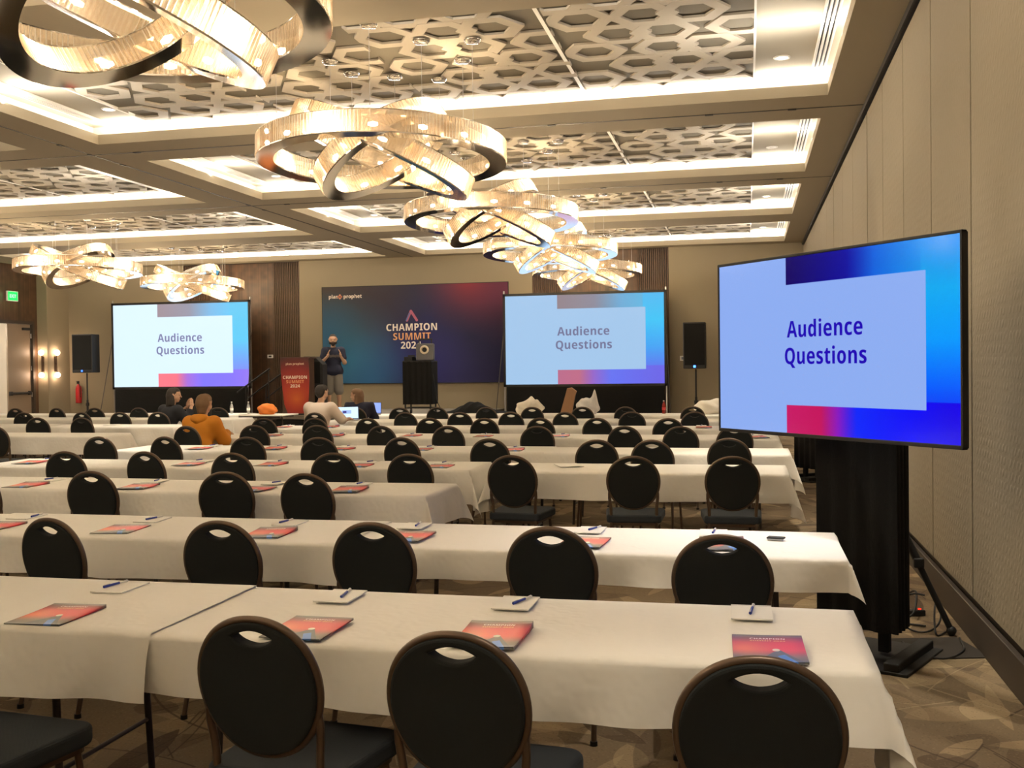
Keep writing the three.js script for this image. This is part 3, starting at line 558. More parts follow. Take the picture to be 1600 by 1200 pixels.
const st = makeStand(); st.name = numbered('television_stand'); st.position.set(.62, 0, -6.06); st.rotation.y = -.45; scene.add(st); tag(st, 'black draped stand under the large near television', 'stand');
const n50 = V(-Math.sin(.8727), 0, Math.cos(.8727));
rectLight(tvC[0] + n50.x * .02, tvC[1], tvC[2] + n50.z * .02, 1.7, .95, tvC[0] + n50.x, tvC[1], tvC[2] + n50.z, lin(.25, .42, 1), .25);
copyOf(tv, 'second television hidden behind the near one along the panel wall', [.62, 1.735, -14.75], -1.2);
copyOf(st, 'black draped stand farther along the panel wall', [.86, 0, -15.0], -.9);
// leaning strut, cables and power strip behind the stand
{ const t = thing('speaker_pole', 'black telescopic pole leaning on the floor beside the television stand', 'pole', [1.15, 0, -6.52]); part(t, 'tube', poly([[.02, .03, -.02], [-.36, .86, -.05]], .018), M.black); part(t, 'tube', poly([[-.16, .43, -.035], [-.30, .73, -.045]], .024), M.black); part(t, 'rubber_foot', new THREE.SphereGeometry(.03, 10, 8).translate(.02, .03, -.02), M.black); part(t, 'collar', rbox(.06, .06, .06, -.16, .43, -.035, .01), M.black); }
const loop = (cx, cz, r, n, a0) => Array.from({ length: n }, (_, i) => { const a = a0 + i / n * 6.1; return [cx + r * Math.cos(a), r * .8 + .012 + r * .8 * Math.sin(a), cz - r * .6 * Math.sin(a)]; });
single('cable', [tube([...loop(1.0, -6.62, .125, 14, 1.2), [1.08, .012, -6.5], [1.16, .012, -6.6]], .006, 80, 6)], M.cable, 'black cable coiled in a round loop behind the stand', 'cable');
single('cable', [tube([[.86, .012, -6.3], [.9, .012, -6.1], [1.02, .012, -5.98], [1.16, .014, -6.15], [1.2, .012, -6.45]], .006, 40, 6)], M.cable, 'black cable lying in an open curve before the baseboard', 'cable');
single('cable', [tube([[.88, .012, -7.1], [1.0, .1, -7.15], [1.04, .16, -7.0], [1.0, .05, -6.85], [.92, .012, -6.8], [1.05, .012, -6.7]], .007, 40, 6)], M.cable, 'thick black cable arching up from the power strip', 'cable');
{ const t = thing('power_strip', 'black power strip with a small red light on the carpet', 'power strip', [.98, 0, -7.0], .3); part(t, 'housing', rbox(.24, .04, .055, 0, .02, 0, .008), M.black); part(t, 'indicator', rbox(.018, .008, .014, .09, .043, 0, .003), new THREE.MeshStandardMaterial({ color: 0x100000, emissive: 0xff2010, emissiveIntensity: 1.6 })); part(t, 'plug', [rbox(.035, .035, .035, -.05, .055, 0, .006), rbox(.035, .035, .035, 0, .055, 0, .006)], M.black); }
single('floor_mat', [rbox(.5, .008, .42, 0, .004, 0, .003)], std(lin(.03, .024, .018), .9), 'dark flat rubber mat on the carpet beside the stand', 'mat', undefined, [1.0, 0, -6.22], .25);

// ------------------------------------------------------------------ stage, banner and projection screens
const SZ = 21.3, SH = .6;
{ const t = thing('stage_platform', 'low carpeted stage platform with black skirting', 'stage', [-8.15, 0, -(SZ + 24.86) / 2]);
  const w = 4.5, d = 24.86 - SZ; part(t, 'deck', worldUV(rbox(w, .08, d, 0, SH - .04, 0, .006)), std(lin(.16, .14, .115), .95)); part(t, 'frame', box(w - .2, SH - .1, d - .2, 0, (SH - .1) / 2, 0), M.black);
  const sk = pleated(w + .02, d - .02, SH - .09, 30, .012); part(t, 'skirt', sk, M.drape); }
{ const t = thing('stage_steps', 'stage steps with dark handrails left of the lectern', 'steps', [-10.95, 0, -22.0]);
  for (let k = 0; k < 3; k++) { part(t, 'tread', rbox(.3, .04, 1.0, -.28 + k * .28, .13 + k * .15, 0, .006), M.black); part(t, 'riser', box(.26, .13 + k * .15, .96, -.28 + k * .28, (.11 + k * .15) / 2, 0), M.black); }
  for (const z of [.5, -.5]) part(t, 'handrail', [poly([[-.42, 1.12, z], [.40, 1.66, z]], .02), poly([[-.2, .0, z], [-.2, 1.26, z]], .016), poly([[.36, .35, z], [.36, 1.64, z]], .016), poly([[-.2, .95, z], [.36, 1.34, z]], .014)], M.black); }
const bannerTex = ctex(1280, 656, (c, W, H) => {
  c.fillStyle = '#27243f'; c.fillRect(0, 0, W, H);
  const R = (x, y, r, a, b) => { const g = c.createRadialGradient(x * W, y * H, 0, x * W, y * H, r * W); g.addColorStop(0, a); g.addColorStop(1, b); c.fillStyle = g; c.fillRect(0, 0, W, H); };
  const g = c.createLinearGradient(0, 0, W * .6, H); g.addColorStop(0, '#3d3430'); g.addColorStop(.4, '#332d3c'); g.addColorStop(.7, '#1f2350'); g.addColorStop(1, '#0f0e34'); c.fillStyle = g; c.fillRect(0, 0, W, H);
  R(.85, .95, .5, 'rgba(16,15,72,1)', 'rgba(16,15,72,0)'); R(.55, .85, .3, 'rgba(26,28,112,.85)', 'rgba(26,28,112,0)');
  R(.1, .78, .40, 'rgba(34,118,150,1)', 'rgba(30,80,120,0)'); R(0, .5, .25, 'rgba(28,84,124,.9)', 'rgba(28,84,124,0)'); R(.25, .98, .28, 'rgba(18,84,136,.85)', 'rgba(18,84,136,0)');
  R(.8, -.06, .3, 'rgba(150,48,58,1)', 'rgba(110,44,60,0)'); R(1.02, .12, .3, 'rgba(104,36,64,.8)', 'rgba(104,36,64,0)');
  c.textAlign = 'center'; c.fillStyle = '#e9e2da'; c.font = 'bold 66px sans-serif'; c.fillText('CHAMPION', W * .49, H * .465); c.fillStyle = '#e2a878'; c.fillText('SUMMIT', W * .49, H * .56); c.fillStyle = '#e9e2da'; c.fillText('2024', W * .485, H * .65);
  c.strokeStyle = '#b0607c'; c.lineWidth = 17; c.lineJoin = 'round'; c.lineCap = 'round'; c.beginPath(); c.moveTo(W * .465, H * .36); c.lineTo(W * .487, H * .265); c.lineTo(W * .518, H * .36); c.stroke(); c.strokeStyle = '#5f6fae'; c.lineWidth = 8; c.beginPath(); c.moveTo(W * .461, H * .36); c.lineTo(W * .48, H * .285); c.stroke();
  c.textAlign = 'left'; c.fillStyle = '#eadfd2'; c.font = 'bold 34px sans-serif'; c.fillText('plan', W * .035, H * .115); c.fillText('prophet', W * .118, H * .115); c.save(); c.translate(W * .099, H * .098); c.rotate(Math.PI / 4); c.fillStyle = '#d8906c'; c.fillRect(-13, -13, 12, 12); c.fillRect(2, 2, 12, 12); c.fillStyle = '#b86a50'; c.fillRect(2, -13, 12, 12); c.fillRect(-13, 2, 12, 12); c.restore();
});
{ const t = thing('backdrop_banner', 'wide blue and red printed backdrop reading CHAMPION SUMMIT 2024 behind the stage', 'banner', [-8.23, 2.49, ZB + .05]);
  part(t, 'print', new THREE.PlaneGeometry(4.92, 2.47).translate(0, 0, .016), std(lin(1, 1, 1), .75, 0, { map: bannerTex })); part(t, 'frame', rbox(4.95, 2.5, .03, 0, 0, 0, .005), M.black); }
function projScreen(x0, x1, y0, y1, z, mat, label, turn = 0) {
  const w = x1 - x0, h = y1 - y0, t = thing('projection_screen', label, 'projection screen', [(x0 + x1) / 2, 0, z], turn, 'projection screens beside the stage'), cy = (y0 + y1) / 2;
  part(t, 'picture', new THREE.PlaneGeometry(w - .12, h - .12).translate(0, cy, .012), mat);
  part(t, 'border', [box(w, .06, .02, 0, y1 - .03, 0), box(w, .06, .02, 0, y0 + .03, 0), box(.06, h, .02, -w / 2 + .03, cy, 0), box(.06, h, .02, w / 2 - .03, cy, 0)], M.black);
  part(t, 'rear_sheet', box(w - .06, h - .06, .004, 0, cy, -.01), M.black);
  part(t, 'skirt', pleated(w - .16, .05, y0 - .02, 14, .015).translate(0, .02, -.01), M.drape);
  for (const s of [-1, 1]) { part(t, 'leg', rbox(.035, y1 + .07, .035, s * (w / 2 - .02), (y1 + .07) / 2, -.045, .004), M.steel); part(t, 'brace', poly([[s * (w / 2 - .01), 2.6, -.06], [s * (w / 2 + .12), .03, .55]], .011), M.tableLeg); part(t, 'foot', rbox(.04, .03, 1.2, s * (w / 2 - .02), .015, 0, .004), M.steel); }
  return t;
}
projScreen(-16.36, -12.37, 1.16, 3.43, -24.15, pjMat1, 'projection screen on the left showing the Audience Questions slide');
projScreen(-5.74, -1.83, 1.14, 3.38, -24.15, pjMat2, 'projection screen right of the stage showing the Audience Questions slide');
rectLight(-14.36, 2.3, -24.1, 3.6, 2.0, -14.36, 2.3, -20, lin(.7, .85, 1), .25); rectLight(-3.78, 2.26, -24.1, 3.6, 2.0, -3.78, 2.26, -20, lin(.6, .75, 1), .2);

// lectern with its printed front
const lectTex = ctex(256, 512, (c, W, H) => {
  c.fillStyle = '#3a2f26'; c.fillRect(0, 0, W, H); const g = c.createRadialGradient(W * .55, H * .72, 10, W * .5, H * .6, H * .62); g.addColorStop(0, '#c8622c'); g.addColorStop(.35, '#a83426'); g.addColorStop(.75, '#7c2022'); g.addColorStop(1, '#4a2a26'); c.fillStyle = g; c.fillRect(0, 0, W, H);
  c.textAlign = 'center'; c.fillStyle = '#d8c0a4'; c.font = 'bold 26px sans-serif'; c.fillText('plan prophet', W * .5, H * .13); c.font = 'bold 40px sans-serif'; c.fillStyle = '#e8dccb'; c.fillText('CHAMPION', W * .5, H * .37); c.fillStyle = '#e2a070'; c.fillText('SUMMIT', W * .5, H * .445); c.fillStyle = '#e8dccb'; c.fillText('2024', W * .5, H * .52);
});
{ const t = thing('lectern', 'dark lectern with a red and orange printed front on the stage', 'lectern', [-9.95, SH, -21.72], .12);
  const sh = new THREE.Shape([[-.34, 1.3], [.32, 1.3], [.33, .8], [.30, .25], [.24, .03], [-.18, .03], [-.26, .25], [-.32, .8]].map(p => new THREE.Vector2(...p)));
  const fp = new THREE.ShapeGeometry(sh); { const p = fp.attributes.position, u = fp.attributes.uv; for (let i = 0; i < p.count; i++) u.setXY(i, (p.getX(i) + .34) / .67, p.getY(i) / 1.3); } fp.translate(0, 0, .262);
  part(t, 'printed_front', fp, std(lin(1, 1, 1), .7, 0, { map: lectTex })); part(t, 'body', [rbox(.62, 1.26, .44, 0, .65, .035, .01)], M.woodDark); part(t, 'reading_top', rbox(.7, .03, .5, 0, 1.29, .0, .008).rotateX(.0), M.woodDark); part(t, 'base', rbox(.66, .04, .5, 0, .02, .03, .008), M.black); }
{ const t = thing('equipment_case', 'tall black loudspeaker cabinet standing behind the lectern', 'loudspeaker', [-9.78, SH, -22.3], .15);
  const sh = new THREE.Shape([[-.22, 0], [.2, 0], [.2, 1.12], [.02, 1.3], [-.22, 1.3]].map(p => new THREE.Vector2(...p))); part(t, 'cabinet', extr(sh, .4, .01, 1).translate(0, .012, -.2), M.black); part(t, 'grille', [rbox(.36, .56, .01, -.01, .36, .215, .004), rbox(.34, .5, .01, -.02, .95, .215, .004)], M.drape); }
// draped equipment cart with a projector
{ const t = thing('equipment_cart', 'tall cart draped in black cloth on castors at the stage front', 'cart', [-7.15, SH, -22.0], .02);
  part(t, 'drape', pleated(.66, .5, .95, 5, .014).scale(1, 1, 1).translate(0, .22, 0), M.drape); part(t, 'top_shelf', rbox(.66, .03, .5, 0, 1.175, 0, .006), M.black);
  for (const x of [-.29, .29]) for (const z of [-.21, .21]) { const l = part(t, 'leg', cyl(.02, .02, 1.1, x, .64, z, 8), M.black); part(l, 'castor', [cyl(.05, .05, .03, 0, 0, 0, 14).rotateZ(Math.PI / 2).translate(x, .05, z)], M.black); }
  part(t, 'lower_shelf', rbox(.6, .02, .46, 0, .14, 0, .004), M.black); }
{ const t = thing('projector', 'grey box projector with a pale round lens on the draped cart', 'projector', [-7.02, SH + 1.19, -22.0], .25);
  part(t, 'housing', rbox(.40, .38, .36, 0, .19, 0, .03), std(lin(.09, .09, .10), .5)); part(t, 'lens_ring', lathe([[.05, 0], [.095, 0], [.10, .03], [.06, .05], [.05, .0]], 20).rotateX(Math.PI / 2).translate(-.01, .24, .185), std(lin(.7, .62, .48), .35, .3)); part(t, 'lens', cyl(.05, .05, .02, 0, 0, 0, 16).rotateX(Math.PI / 2).translate(-.01, .24, .19), M.black); part(t, 'carry_handle', [rbox(.03, .1, .03, -.14, .43, 0, .008), rbox(.03, .1, .03, .14, .43, 0, .008), rbox(.31, .03, .03, 0, .48, 0, .008)], M.black); }
single('video_switcher', [rbox(.2, .09, .3, 0, .045, 0, .012), rbox(.16, .06, .06, 0, .1, -.1, .01)], M.black, 'small black box beside the projector on the draped cart', 'device', undefined, [-7.38, SH + 1.19, -22.0]);
single('cable', [tube([[-6.82, 1.5, -21.9], [-6.76, 1.2, -21.85], [-6.70, .85, -21.85], [-6.55, .62, -21.9], [-6.3, .612, -22.1]], .008, 30, 6)], M.cable, 'thin black cable hanging from the draped cart to the deck', 'cable');
{ // heap of black cloth on the deck
  const n = 26, m = 12, pos = [], idx = []; for (let j = 0; j <= m; j++) for (let i = 0; i <= n; i++) { const u = i / n * 2 - 1, v = j / m * 2 - 1, e = Math.max(0, 1 - u * u) * Math.max(0, 1 - v * v); pos.push(u * .85, .23 * Math.pow(e, .8) * (.55 + .45 * Math.cos((u + .05) * 4)) + .03 * Math.sin(i * 1.9 + j) * e, v * .3); } for (let j = 0; j < m; j++) for (let i = 0; i < n; i++) { const k = j * (n + 1) + i; idx.push(k, k + n + 1, k + 1, k + 1, k + n + 1, k + n + 2); }
  const g = new THREE.BufferGeometry(); g.setAttribute('position', new THREE.Float32BufferAttribute(pos, 3)); g.setIndex(idx); g.computeVertexNormals(); single('cloth_heap', g, M.drape, 'crumpled heap of black cloth on the stage deck by the right screen', 'cloth', undefined, [-6.05, SH + .004, -22.6]);
}
// loudspeakers on poles
function speakerOnPole(x, z, y0, y1, w, where, led) {
  const p = thing('speaker_stand', `black tripod pole stand under the loudspeaker ${where}`, 'speaker stand', [x + .02, 0, z], 0, 'tripod loudspeaker stands');
  part(p, 'pole', [cyl(.02, .02, y0 - .5, 0, (y0 + .5) / 2, 0, 10), cyl(.028, .028, .7, 0, .55, 0, 10)], M.black); part(p, 'collar', cyl(.045, .045, .08, 0, .78, 0, 10), M.black);
  for (let k = 0; k < 3; k++) { const a = k * 2.094 + .3; part(p, 'leg', [poly([[0, .62, 0], [.52 * Math.cos(a), .02, .52 * Math.sin(a)]], .014), poly([[0, .25, 0], [.27 * Math.cos(a), .31, .27 * Math.sin(a)]], .009)], M.black); }
  const s = thing('loudspeaker', `black loudspeaker box on a pole ${where}`, 'loudspeaker', [x, y0, z], 0, 'loudspeakers on poles'); const h = y1 - y0;
  part(s, 'cabinet', rbox(w, h - .012, .34, 0, h / 2 + .006, 0, .02), M.black); part(s, 'grille', rbox(w - .05, h - .12, .012, 0, h / 2 + .03, .17, .005), M.drape); part(s, 'indicator', rbox(.05, .05, .01, 0, .06, .182, .004), new THREE.MeshStandardMaterial({ color: 0x000008, emissive: lin(.05, .2, 1), emissiveIntensity: led }));
}
speakerOnPole(-16.97, -23.9, 1.6, 2.62, .60, 'left of the left projection screen', 1.0); speakerOnPole(-1.16, -23.5, 1.525, 2.575, .50, 'right of the right projection screen', 2.2);
{ const t = thing('wall_outlet', 'small white wall plate beside the right loudspeaker', 'outlet', [-1.52, 1.78, ZB + .012]); part(t, 'plate', rbox(.12, .12, .012, 0, 0, 0, .003), M.plasticWhite); part(t, 'socket', rbox(.05, .06, .006, 0, 0, .008, .002), std(lin(.2, .22, .3), .5)); }
{ const t = thing('thermostat', 'small pale wall device on the wood panel above the handrails', 'wall device', [-12.2, 1.98, ZB + .0]); part(t, 'housing', rbox(.16, .09, .03, 0, 0, 0, .008), M.plasticWhite); part(t, 'display', rbox(.08, .04, .004, 0, 0, .017, .001), M.black); }
// sconces on the corner pilaster
function sconce(x, y, z, turn, label) {
  const t = thing('wall_sconce', label, 'wall lamp', [x, y, z], turn, 'twin-globe wall sconces on the pilaster');
  part(t, 'back_plate', rbox(.07, .42, .02, 0, 0, .01, .008), M.bronze); part(t, 'stem', [cyl(.012, .012, .60, 0, 0, .06, 8), rbox(.03, .03, .06, 0, 0, .035, .006)], M.bronze);
  for (const s of [1, -1]) { part(t, 'globe', new THREE.SphereGeometry(.075, 16, 12).translate(0, s * .30, .075), new THREE.MeshStandardMaterial({ color: 0x201810, emissive: lin(1, .72, .48), emissiveIntensity: 3 })); const p = new THREE.PointLight(lin(1, .68, .45), .3, 0, 2); p.position.set(0, s * .30, .075); p.castShadow = true; t.add(p); }
}
sconce(-18.34, 1.86, ZB + .9, 0, 'twin-globe wall sconce on the camera-facing side of the corner pilaster'); sconce(-18.19, 1.86, ZB + .62, Math.PI / 2, 'twin-globe wall sconce on the inner side of the corner pilaster');
// fire extinguisher
{ const t = thing('fire_extinguisher', 'red fire extinguisher hung on the wall left of the screen', 'extinguisher', [-17.85, .78, ZB + .11]); part(t, 'cylinder', lathe([[0, 0], [.075, .005], [.08, .03], [.08, .40], [.065, .46], [.03, .50], [.025, .53], [0, .53]], 18), std(lin(.45, .015, .02), .35)); part(t, 'valve', [rbox(.03, .06, .09, 0, .56, .02, .006), rbox(.025, .015, .13, 0, .60, .03, .004)], M.black); part(t, 'hose', tube([[.02, .55, .05], [.09, .5, .08], [.1, .3, .07], [.09, .16, .06]], .01, 20, 6), M.black); part(t, 'bracket', box(.1, .05, .03, 0, .3, -.09), M.steel); }
// exit sign
{ const t = thing('exit_sign', 'green glowing EXIT sign high on the dark left wall', 'sign', [XL + .03, 3.61, -23.02], Math.PI / 2);
  const tx = ctex(256, 160, (c, W, H) => { c.fillStyle = '#1fd860'; c.fillRect(0, 0, W, H); c.fillStyle = '#d8ffe4'; c.font = 'bold 84px sans-serif'; c.textAlign = 'center'; c.fillText('EXIT', W / 2, H * .68); });
  part(t, 'housing', rbox(.40, .26, .05, 0, 0, 0, .006), M.plasticWhite); part(t, 'face', new THREE.PlaneGeometry(.36, .22).translate(0, 0, .027), new THREE.MeshStandardMaterial({ color: 0x001a08, emissive: 0xffffff, emissiveMap: tx, emissiveIntensity: .5 }));
  const p = new THREE.PointLight(lin(.1, 1, .35), .06); p.position.set(0, 0, .12); t.add(p); }

// ------------------------------------------------------------------ things on the far tables
function laptop(x, z, turn, y, lean, label, col, w = .32) {
  const t = thing('laptop', label, 'laptop', [x, y, z], turn);
  part(t, 'keyboard_base', rbox(w, .014, .22, 0, .007, 0, .004), M.steel);
  const lid = part(t, 'lid', rbox(w, .008, .215, 0, .004, -.1075, .003).rotateX(Math.PI / 2 - lean).translate(0, .012, -.11), M.black);
  const tx = ctex(256, 160, (c, W, H) => { c.fillStyle = col[0]; c.fillRect(0, 0, W, H); c.fillStyle = col[1]; c.fillRect(W * .2, H * .28, W * .46, H * .32); c.fillStyle = col[2]; c.fillRect(W * .24, H * .34, W * .18, H * .2); });
  part(lid, 'display', new THREE.PlaneGeometry(w - .02, .195).translate(0, .1075, 0).rotateX(-lean).translate(0, .017, -.103), new THREE.MeshStandardMaterial({ color: 0x050505, roughness: .3, emissive: 0xffffff, emissiveMap: tx, emissiveIntensity: .5 }));
}
laptop(-6.62, -16.42, .45, TOPY, .25, 'laptop with a bright pale screen beside the man in a light shirt', ['#bfe0ff', '#8aa6e0', '#2a2870'], .36);
laptop(-6.95, -18.38, .3, TOPY, .25, 'laptop with a plain blue screen on the ninth row', ['#7f98e0', '#7a93dd', '#7790da'], .36);
laptop(-9.72, -16.98, .35, TOPY, .2, 'laptop with a dark blue window in front of the two clapping women', ['#5f80d0', '#24306e', '#1f2858'], .36);
const bottleGlass = phys(lin(.93, .95, .97), { roughness: .12, transmission: .75, thickness: 0, ior: 1.33 });
function bottle(x, z, label, fill) {
  const t = thing('water_bottle', label, 'bottle', [x, TOPY - .004, z], 0, fill ? undefined : 'clear water bottles on the left table');
  part(t, 'body', lathe([[0, .001], [.030, .002], [.034, .02], [.032, .06], [.034, .10], [.033, .15], [.018, .195], [.013, .205], [.013, .22], [0, .22]], 16), fill ? std(lin(.25, .02, .015), .2) : bottleGlass); part(t, 'cap', cyl(.015, .015, .02, 0, .231, 0, 12), M.plasticWhite); part(t, 'label_wrap', cyl(.0345, .0345, .05, 0, .09, 0, 16), fill ? std(lin(.6, .03, .03), .5) : M.paper);
}
bottle(-10.15, -18.95, 'clear water bottle nearer the laptop on the left table'); bottle(-9.78, -18.95, 'clear water bottle next to the orange bundle'); bottle(-1.47, -18.55, 'red drink bottle standing before the right screen skirt', true);
// soft lumps: bags and bundled cloth
function lump(name, label, cat, pos, [w, h, d], mat, sd, f = () => 0) {
  const g = mergeVertices(new THREE.IcosahedronGeometry(1, 12).deleteAttribute('normal').deleteAttribute('uv')), p = g.attributes.position;
  for (let i = 0; i < p.count; i++) { const x = p.getX(i), y = p.getY(i), z = p.getZ(i), k = 1 + .13 * Math.sin(x * 5 + sd) * Math.cos(z * 4 + sd) + .06 * Math.sin(y * 6 + x * 5 + sd * 2) + .02 * Math.sin(z * 11 + y * 8 + sd); const yy = Math.max(-.72, y * k + f(x * k, z * k, y)); p.setXYZ(i, x * k * w, (yy + .72) * h / 1.75, z * k * d); }
  g.computeVertexNormals(); return single(name, g, mat, label, cat, undefined, pos);
}
const softWhite = std(lin(.72, .68, .60), .9), orange = std(lin(.62, .17, .025), .9);
lump('cloth_bundle', 'pale crumpled cloth bundle on the ninth row before the right screen', 'bundle', [-3.9, TOPY - .002, -18.45], [.26, .26, .18], softWhite, 1.2, (x, z, y) => y > 0 ? .35 * Math.exp(-((x - .1) ** 2) * 30) + .3 * Math.exp(-((x - .55) ** 2) * 30) : 0);
lump('cloth_bundle', 'pale crumpled cloth bundle at the far right near the speaker pole', 'bundle', [-.62, TOPY - .002, -18.5], [.28, .26, .18], softWhite, 3.1);
lump('jacket', 'orange garment heaped at the bare end of the left table', 'garment', [-9.36, TOPY - .018, -18.95], [.19, .22, .14], orange, 2.2);
{ const sh = new THREE.Shape([[-.14, 0], [.05, 0], [.12, .34], [.14, .40], [.06, .46], [-.01, .45]].map(p => new THREE.Vector2(...p))); single('paper_bag', [extr(sh, .12, .01, 2).translate(0, .011, -.06)], std(lin(.34, .19, .10), .9), 'brown paper bag leaning on the ninth row', 'bag', undefined, [-3.19, TOPY - .002, -18.5], .1); }
lump('plastic_bag', 'white plastic shopping bag with a raised loop handle', 'bag', [-2.82, TOPY - .002, -18.45], [.2, .3, .15], std(lin(.75, .74, .74), .6), 5.5, (x, z, y) => y > .2 ? .95 * Math.exp(-((x - .62) ** 2) * 26) : 0);
// ------------------------------------------------------------------ people
const smin = (a, b, k) => { const h = Math.max(k - Math.abs(a - b), 0) / k; return Math.min(a, b) - h * h * k * .25; };
function bone(a, b, ra, rb, flat = 1) { return { a, b, ra, rb, flat }; }
function sd(o, x, y, z) {
  if (o.c) { const s = o.rot || 0, dx = x - o.c[0], dy = y - o.c[1], dz = z - o.c[2], qx = dx / o.r[0], qy = dy / o.r[1], qz = dz / o.r[2], k = Math.hypot(qx, qy, qz); return (k - 1) * Math.min(...o.r); }
  const bx = o.b[0] - o.a[0], by = o.b[1] - o.a[1], bz = o.b[2] - o.a[2], px = x - o.a[0], py = y - o.a[1], pz = (z - o.a[2]);
  const t = Math.max(0, Math.min(1, (px * bx + py * by + pz * bz) / (bx * bx + by * by + bz * bz + 1e-9))); return Math.hypot(px - bx * t, py - by * t, (pz - bz * t) / o.flat) - (o.ra + (o.rb - o.ra) * t);
}
function field(prims, k = .05, grow = 0, cut) { return (x, y, z) => { let d = 9; for (const o of prims) { const e = sd(o, x, y, z) - grow; d = d > 8 ? e : smin(d, e, k); } if (cut) d = Math.max(d, cut(x, y, z)); return d; }; }
function nets(f, lo, hi, h) { // surface nets
  const n = [0, 1, 2].map(i => Math.ceil((hi[i] - lo[i]) / h) + 1), [nx, ny, nz] = n, val = new Float32Array(nx * ny * nz), id = (i, j, k) => (k * ny + j) * nx + i;
  for (let k = 0; k < nz; k++) for (let j = 0; j < ny; j++) for (let i = 0; i < nx; i++) val[id(i, j, k)] = f(lo[0] + i * h, lo[1] + j * h, lo[2] + k * h);
  const vi = new Int32Array(nx * ny * nz).fill(-1), pos = [], nor = [], idx = [];
  const E = [[0, 1], [2, 3], [4, 5], [6, 7], [0, 2], [1, 3], [4, 6], [5, 7], [0, 4], [1, 5], [2, 6], [3, 7]];
  for (let k = 0; k < nz - 1; k++) for (let j = 0; j < ny - 1; j++) for (let i = 0; i < nx - 1; i++) {
    const c = []; let s = 0; for (let q = 0; q < 8; q++) { c[q] = val[id(i + (q & 1), j + (q >> 1 & 1), k + (q >> 2))]; if (c[q] < 0) s++; } if (!s || s === 8) continue;
    let x = 0, y = 0, z = 0, m = 0; for (const [a, b] of E) if (c[a] < 0 !== c[b] < 0) { const t = c[a] / (c[a] - c[b]); x += (a & 1) + t * ((b & 1) - (a & 1)); y += (a >> 1 & 1) + t * ((b >> 1 & 1) - (a >> 1 & 1)); z += (a >> 2) + t * ((b >> 2) - (a >> 2)); m++; }
    vi[id(i, j, k)] = pos.length / 3; const P = [lo[0] + (i + x / m) * h, lo[1] + (j + y / m) * h, lo[2] + (k + z / m) * h]; pos.push(...P);
    const e = h * .5, g = [f(P[0] + e, P[1], P[2]) - f(P[0] - e, P[1], P[2]), f(P[0], P[1] + e, P[2]) - f(P[0], P[1] - e, P[2]), f(P[0], P[1], P[2] + e) - f(P[0], P[1], P[2] - e)], l = Math.hypot(...g) || 1; nor.push(g[0] / l, g[1] / l, g[2] / l);
  }
  const quad = (a, b, c, d, flip) => { if (a < 0 || b < 0 || c < 0 || d < 0) return; flip ? idx.push(a, c, b, a, d, c) : idx.push(a, b, c, a, c, d); };
  for (let k = 1; k < nz - 1; k++) for (let j = 1; j < ny - 1; j++) for (let i = 1; i < nx - 1; i++) {
    const a = val[id(i, j, k)] < 0;
    if (a !== val[id(i + 1, j, k)] < 0) quad(vi[id(i, j - 1, k - 1)], vi[id(i, j, k - 1)], vi[id(i, j, k)], vi[id(i, j - 1, k)], !a);
    if (a !== val[id(i, j + 1, k)] < 0) quad(vi[id(i - 1, j, k - 1)], vi[id(i - 1, j, k)], vi[id(i, j, k)], vi[id(i, j, k - 1)], !a);
    if (a !== val[id(i, j, k + 1)] < 0) quad(vi[id(i - 1, j - 1, k)], vi[id(i, j - 1, k)], vi[id(i, j, k)], vi[id(i - 1, j, k)], !a);
  }
  const g = new THREE.BufferGeometry(); g.setAttribute('position', new THREE.Float32BufferAttribute(pos, 3)); g.setAttribute('normal', new THREE.Float32BufferAttribute(nor, 3)); g.setIndex(idx); return g;
}
function bounds(prims, pad) { const lo = [9, 9, 9], hi = [-9, -9, -9]; for (const o of prims) for (let i = 0; i < 3; i++) { const l = o.c ? o.c[i] - o.r[i] : Math.min(o.a[i] - o.ra, o.b[i] - o.rb), h = o.c ? o.c[i] + o.r[i] : Math.max(o.a[i] + o.ra, o.b[i] + o.rb); lo[i] = Math.min(lo[i], l - pad); hi[i] = Math.max(hi[i], h + pad); } return [lo, hi]; }
const skinMesh = (prims, h, k, grow = 0, cut) => { const [lo, hi] = bounds(prims, h * 3 + grow); return nets(field(prims, k, grow, cut), lo, hi, h); };
const add = (a, b) => [a[0] + b[0], a[1] + b[1], a[2] + b[2]], mul = (a, s) => [a[0] * s, a[1] * s, a[2] * s], sub = (a, b) => [a[0] - b[0], a[1] - b[1], a[2] - b[2]];
const unit = a => mul(a, 1 / (Math.hypot(...a) || 1)), cross = (a, b) => [a[1] * b[2] - a[2] * b[1], a[2] * b[0] - a[0] * b[2], a[0] * b[1] - a[1] * b[0]];
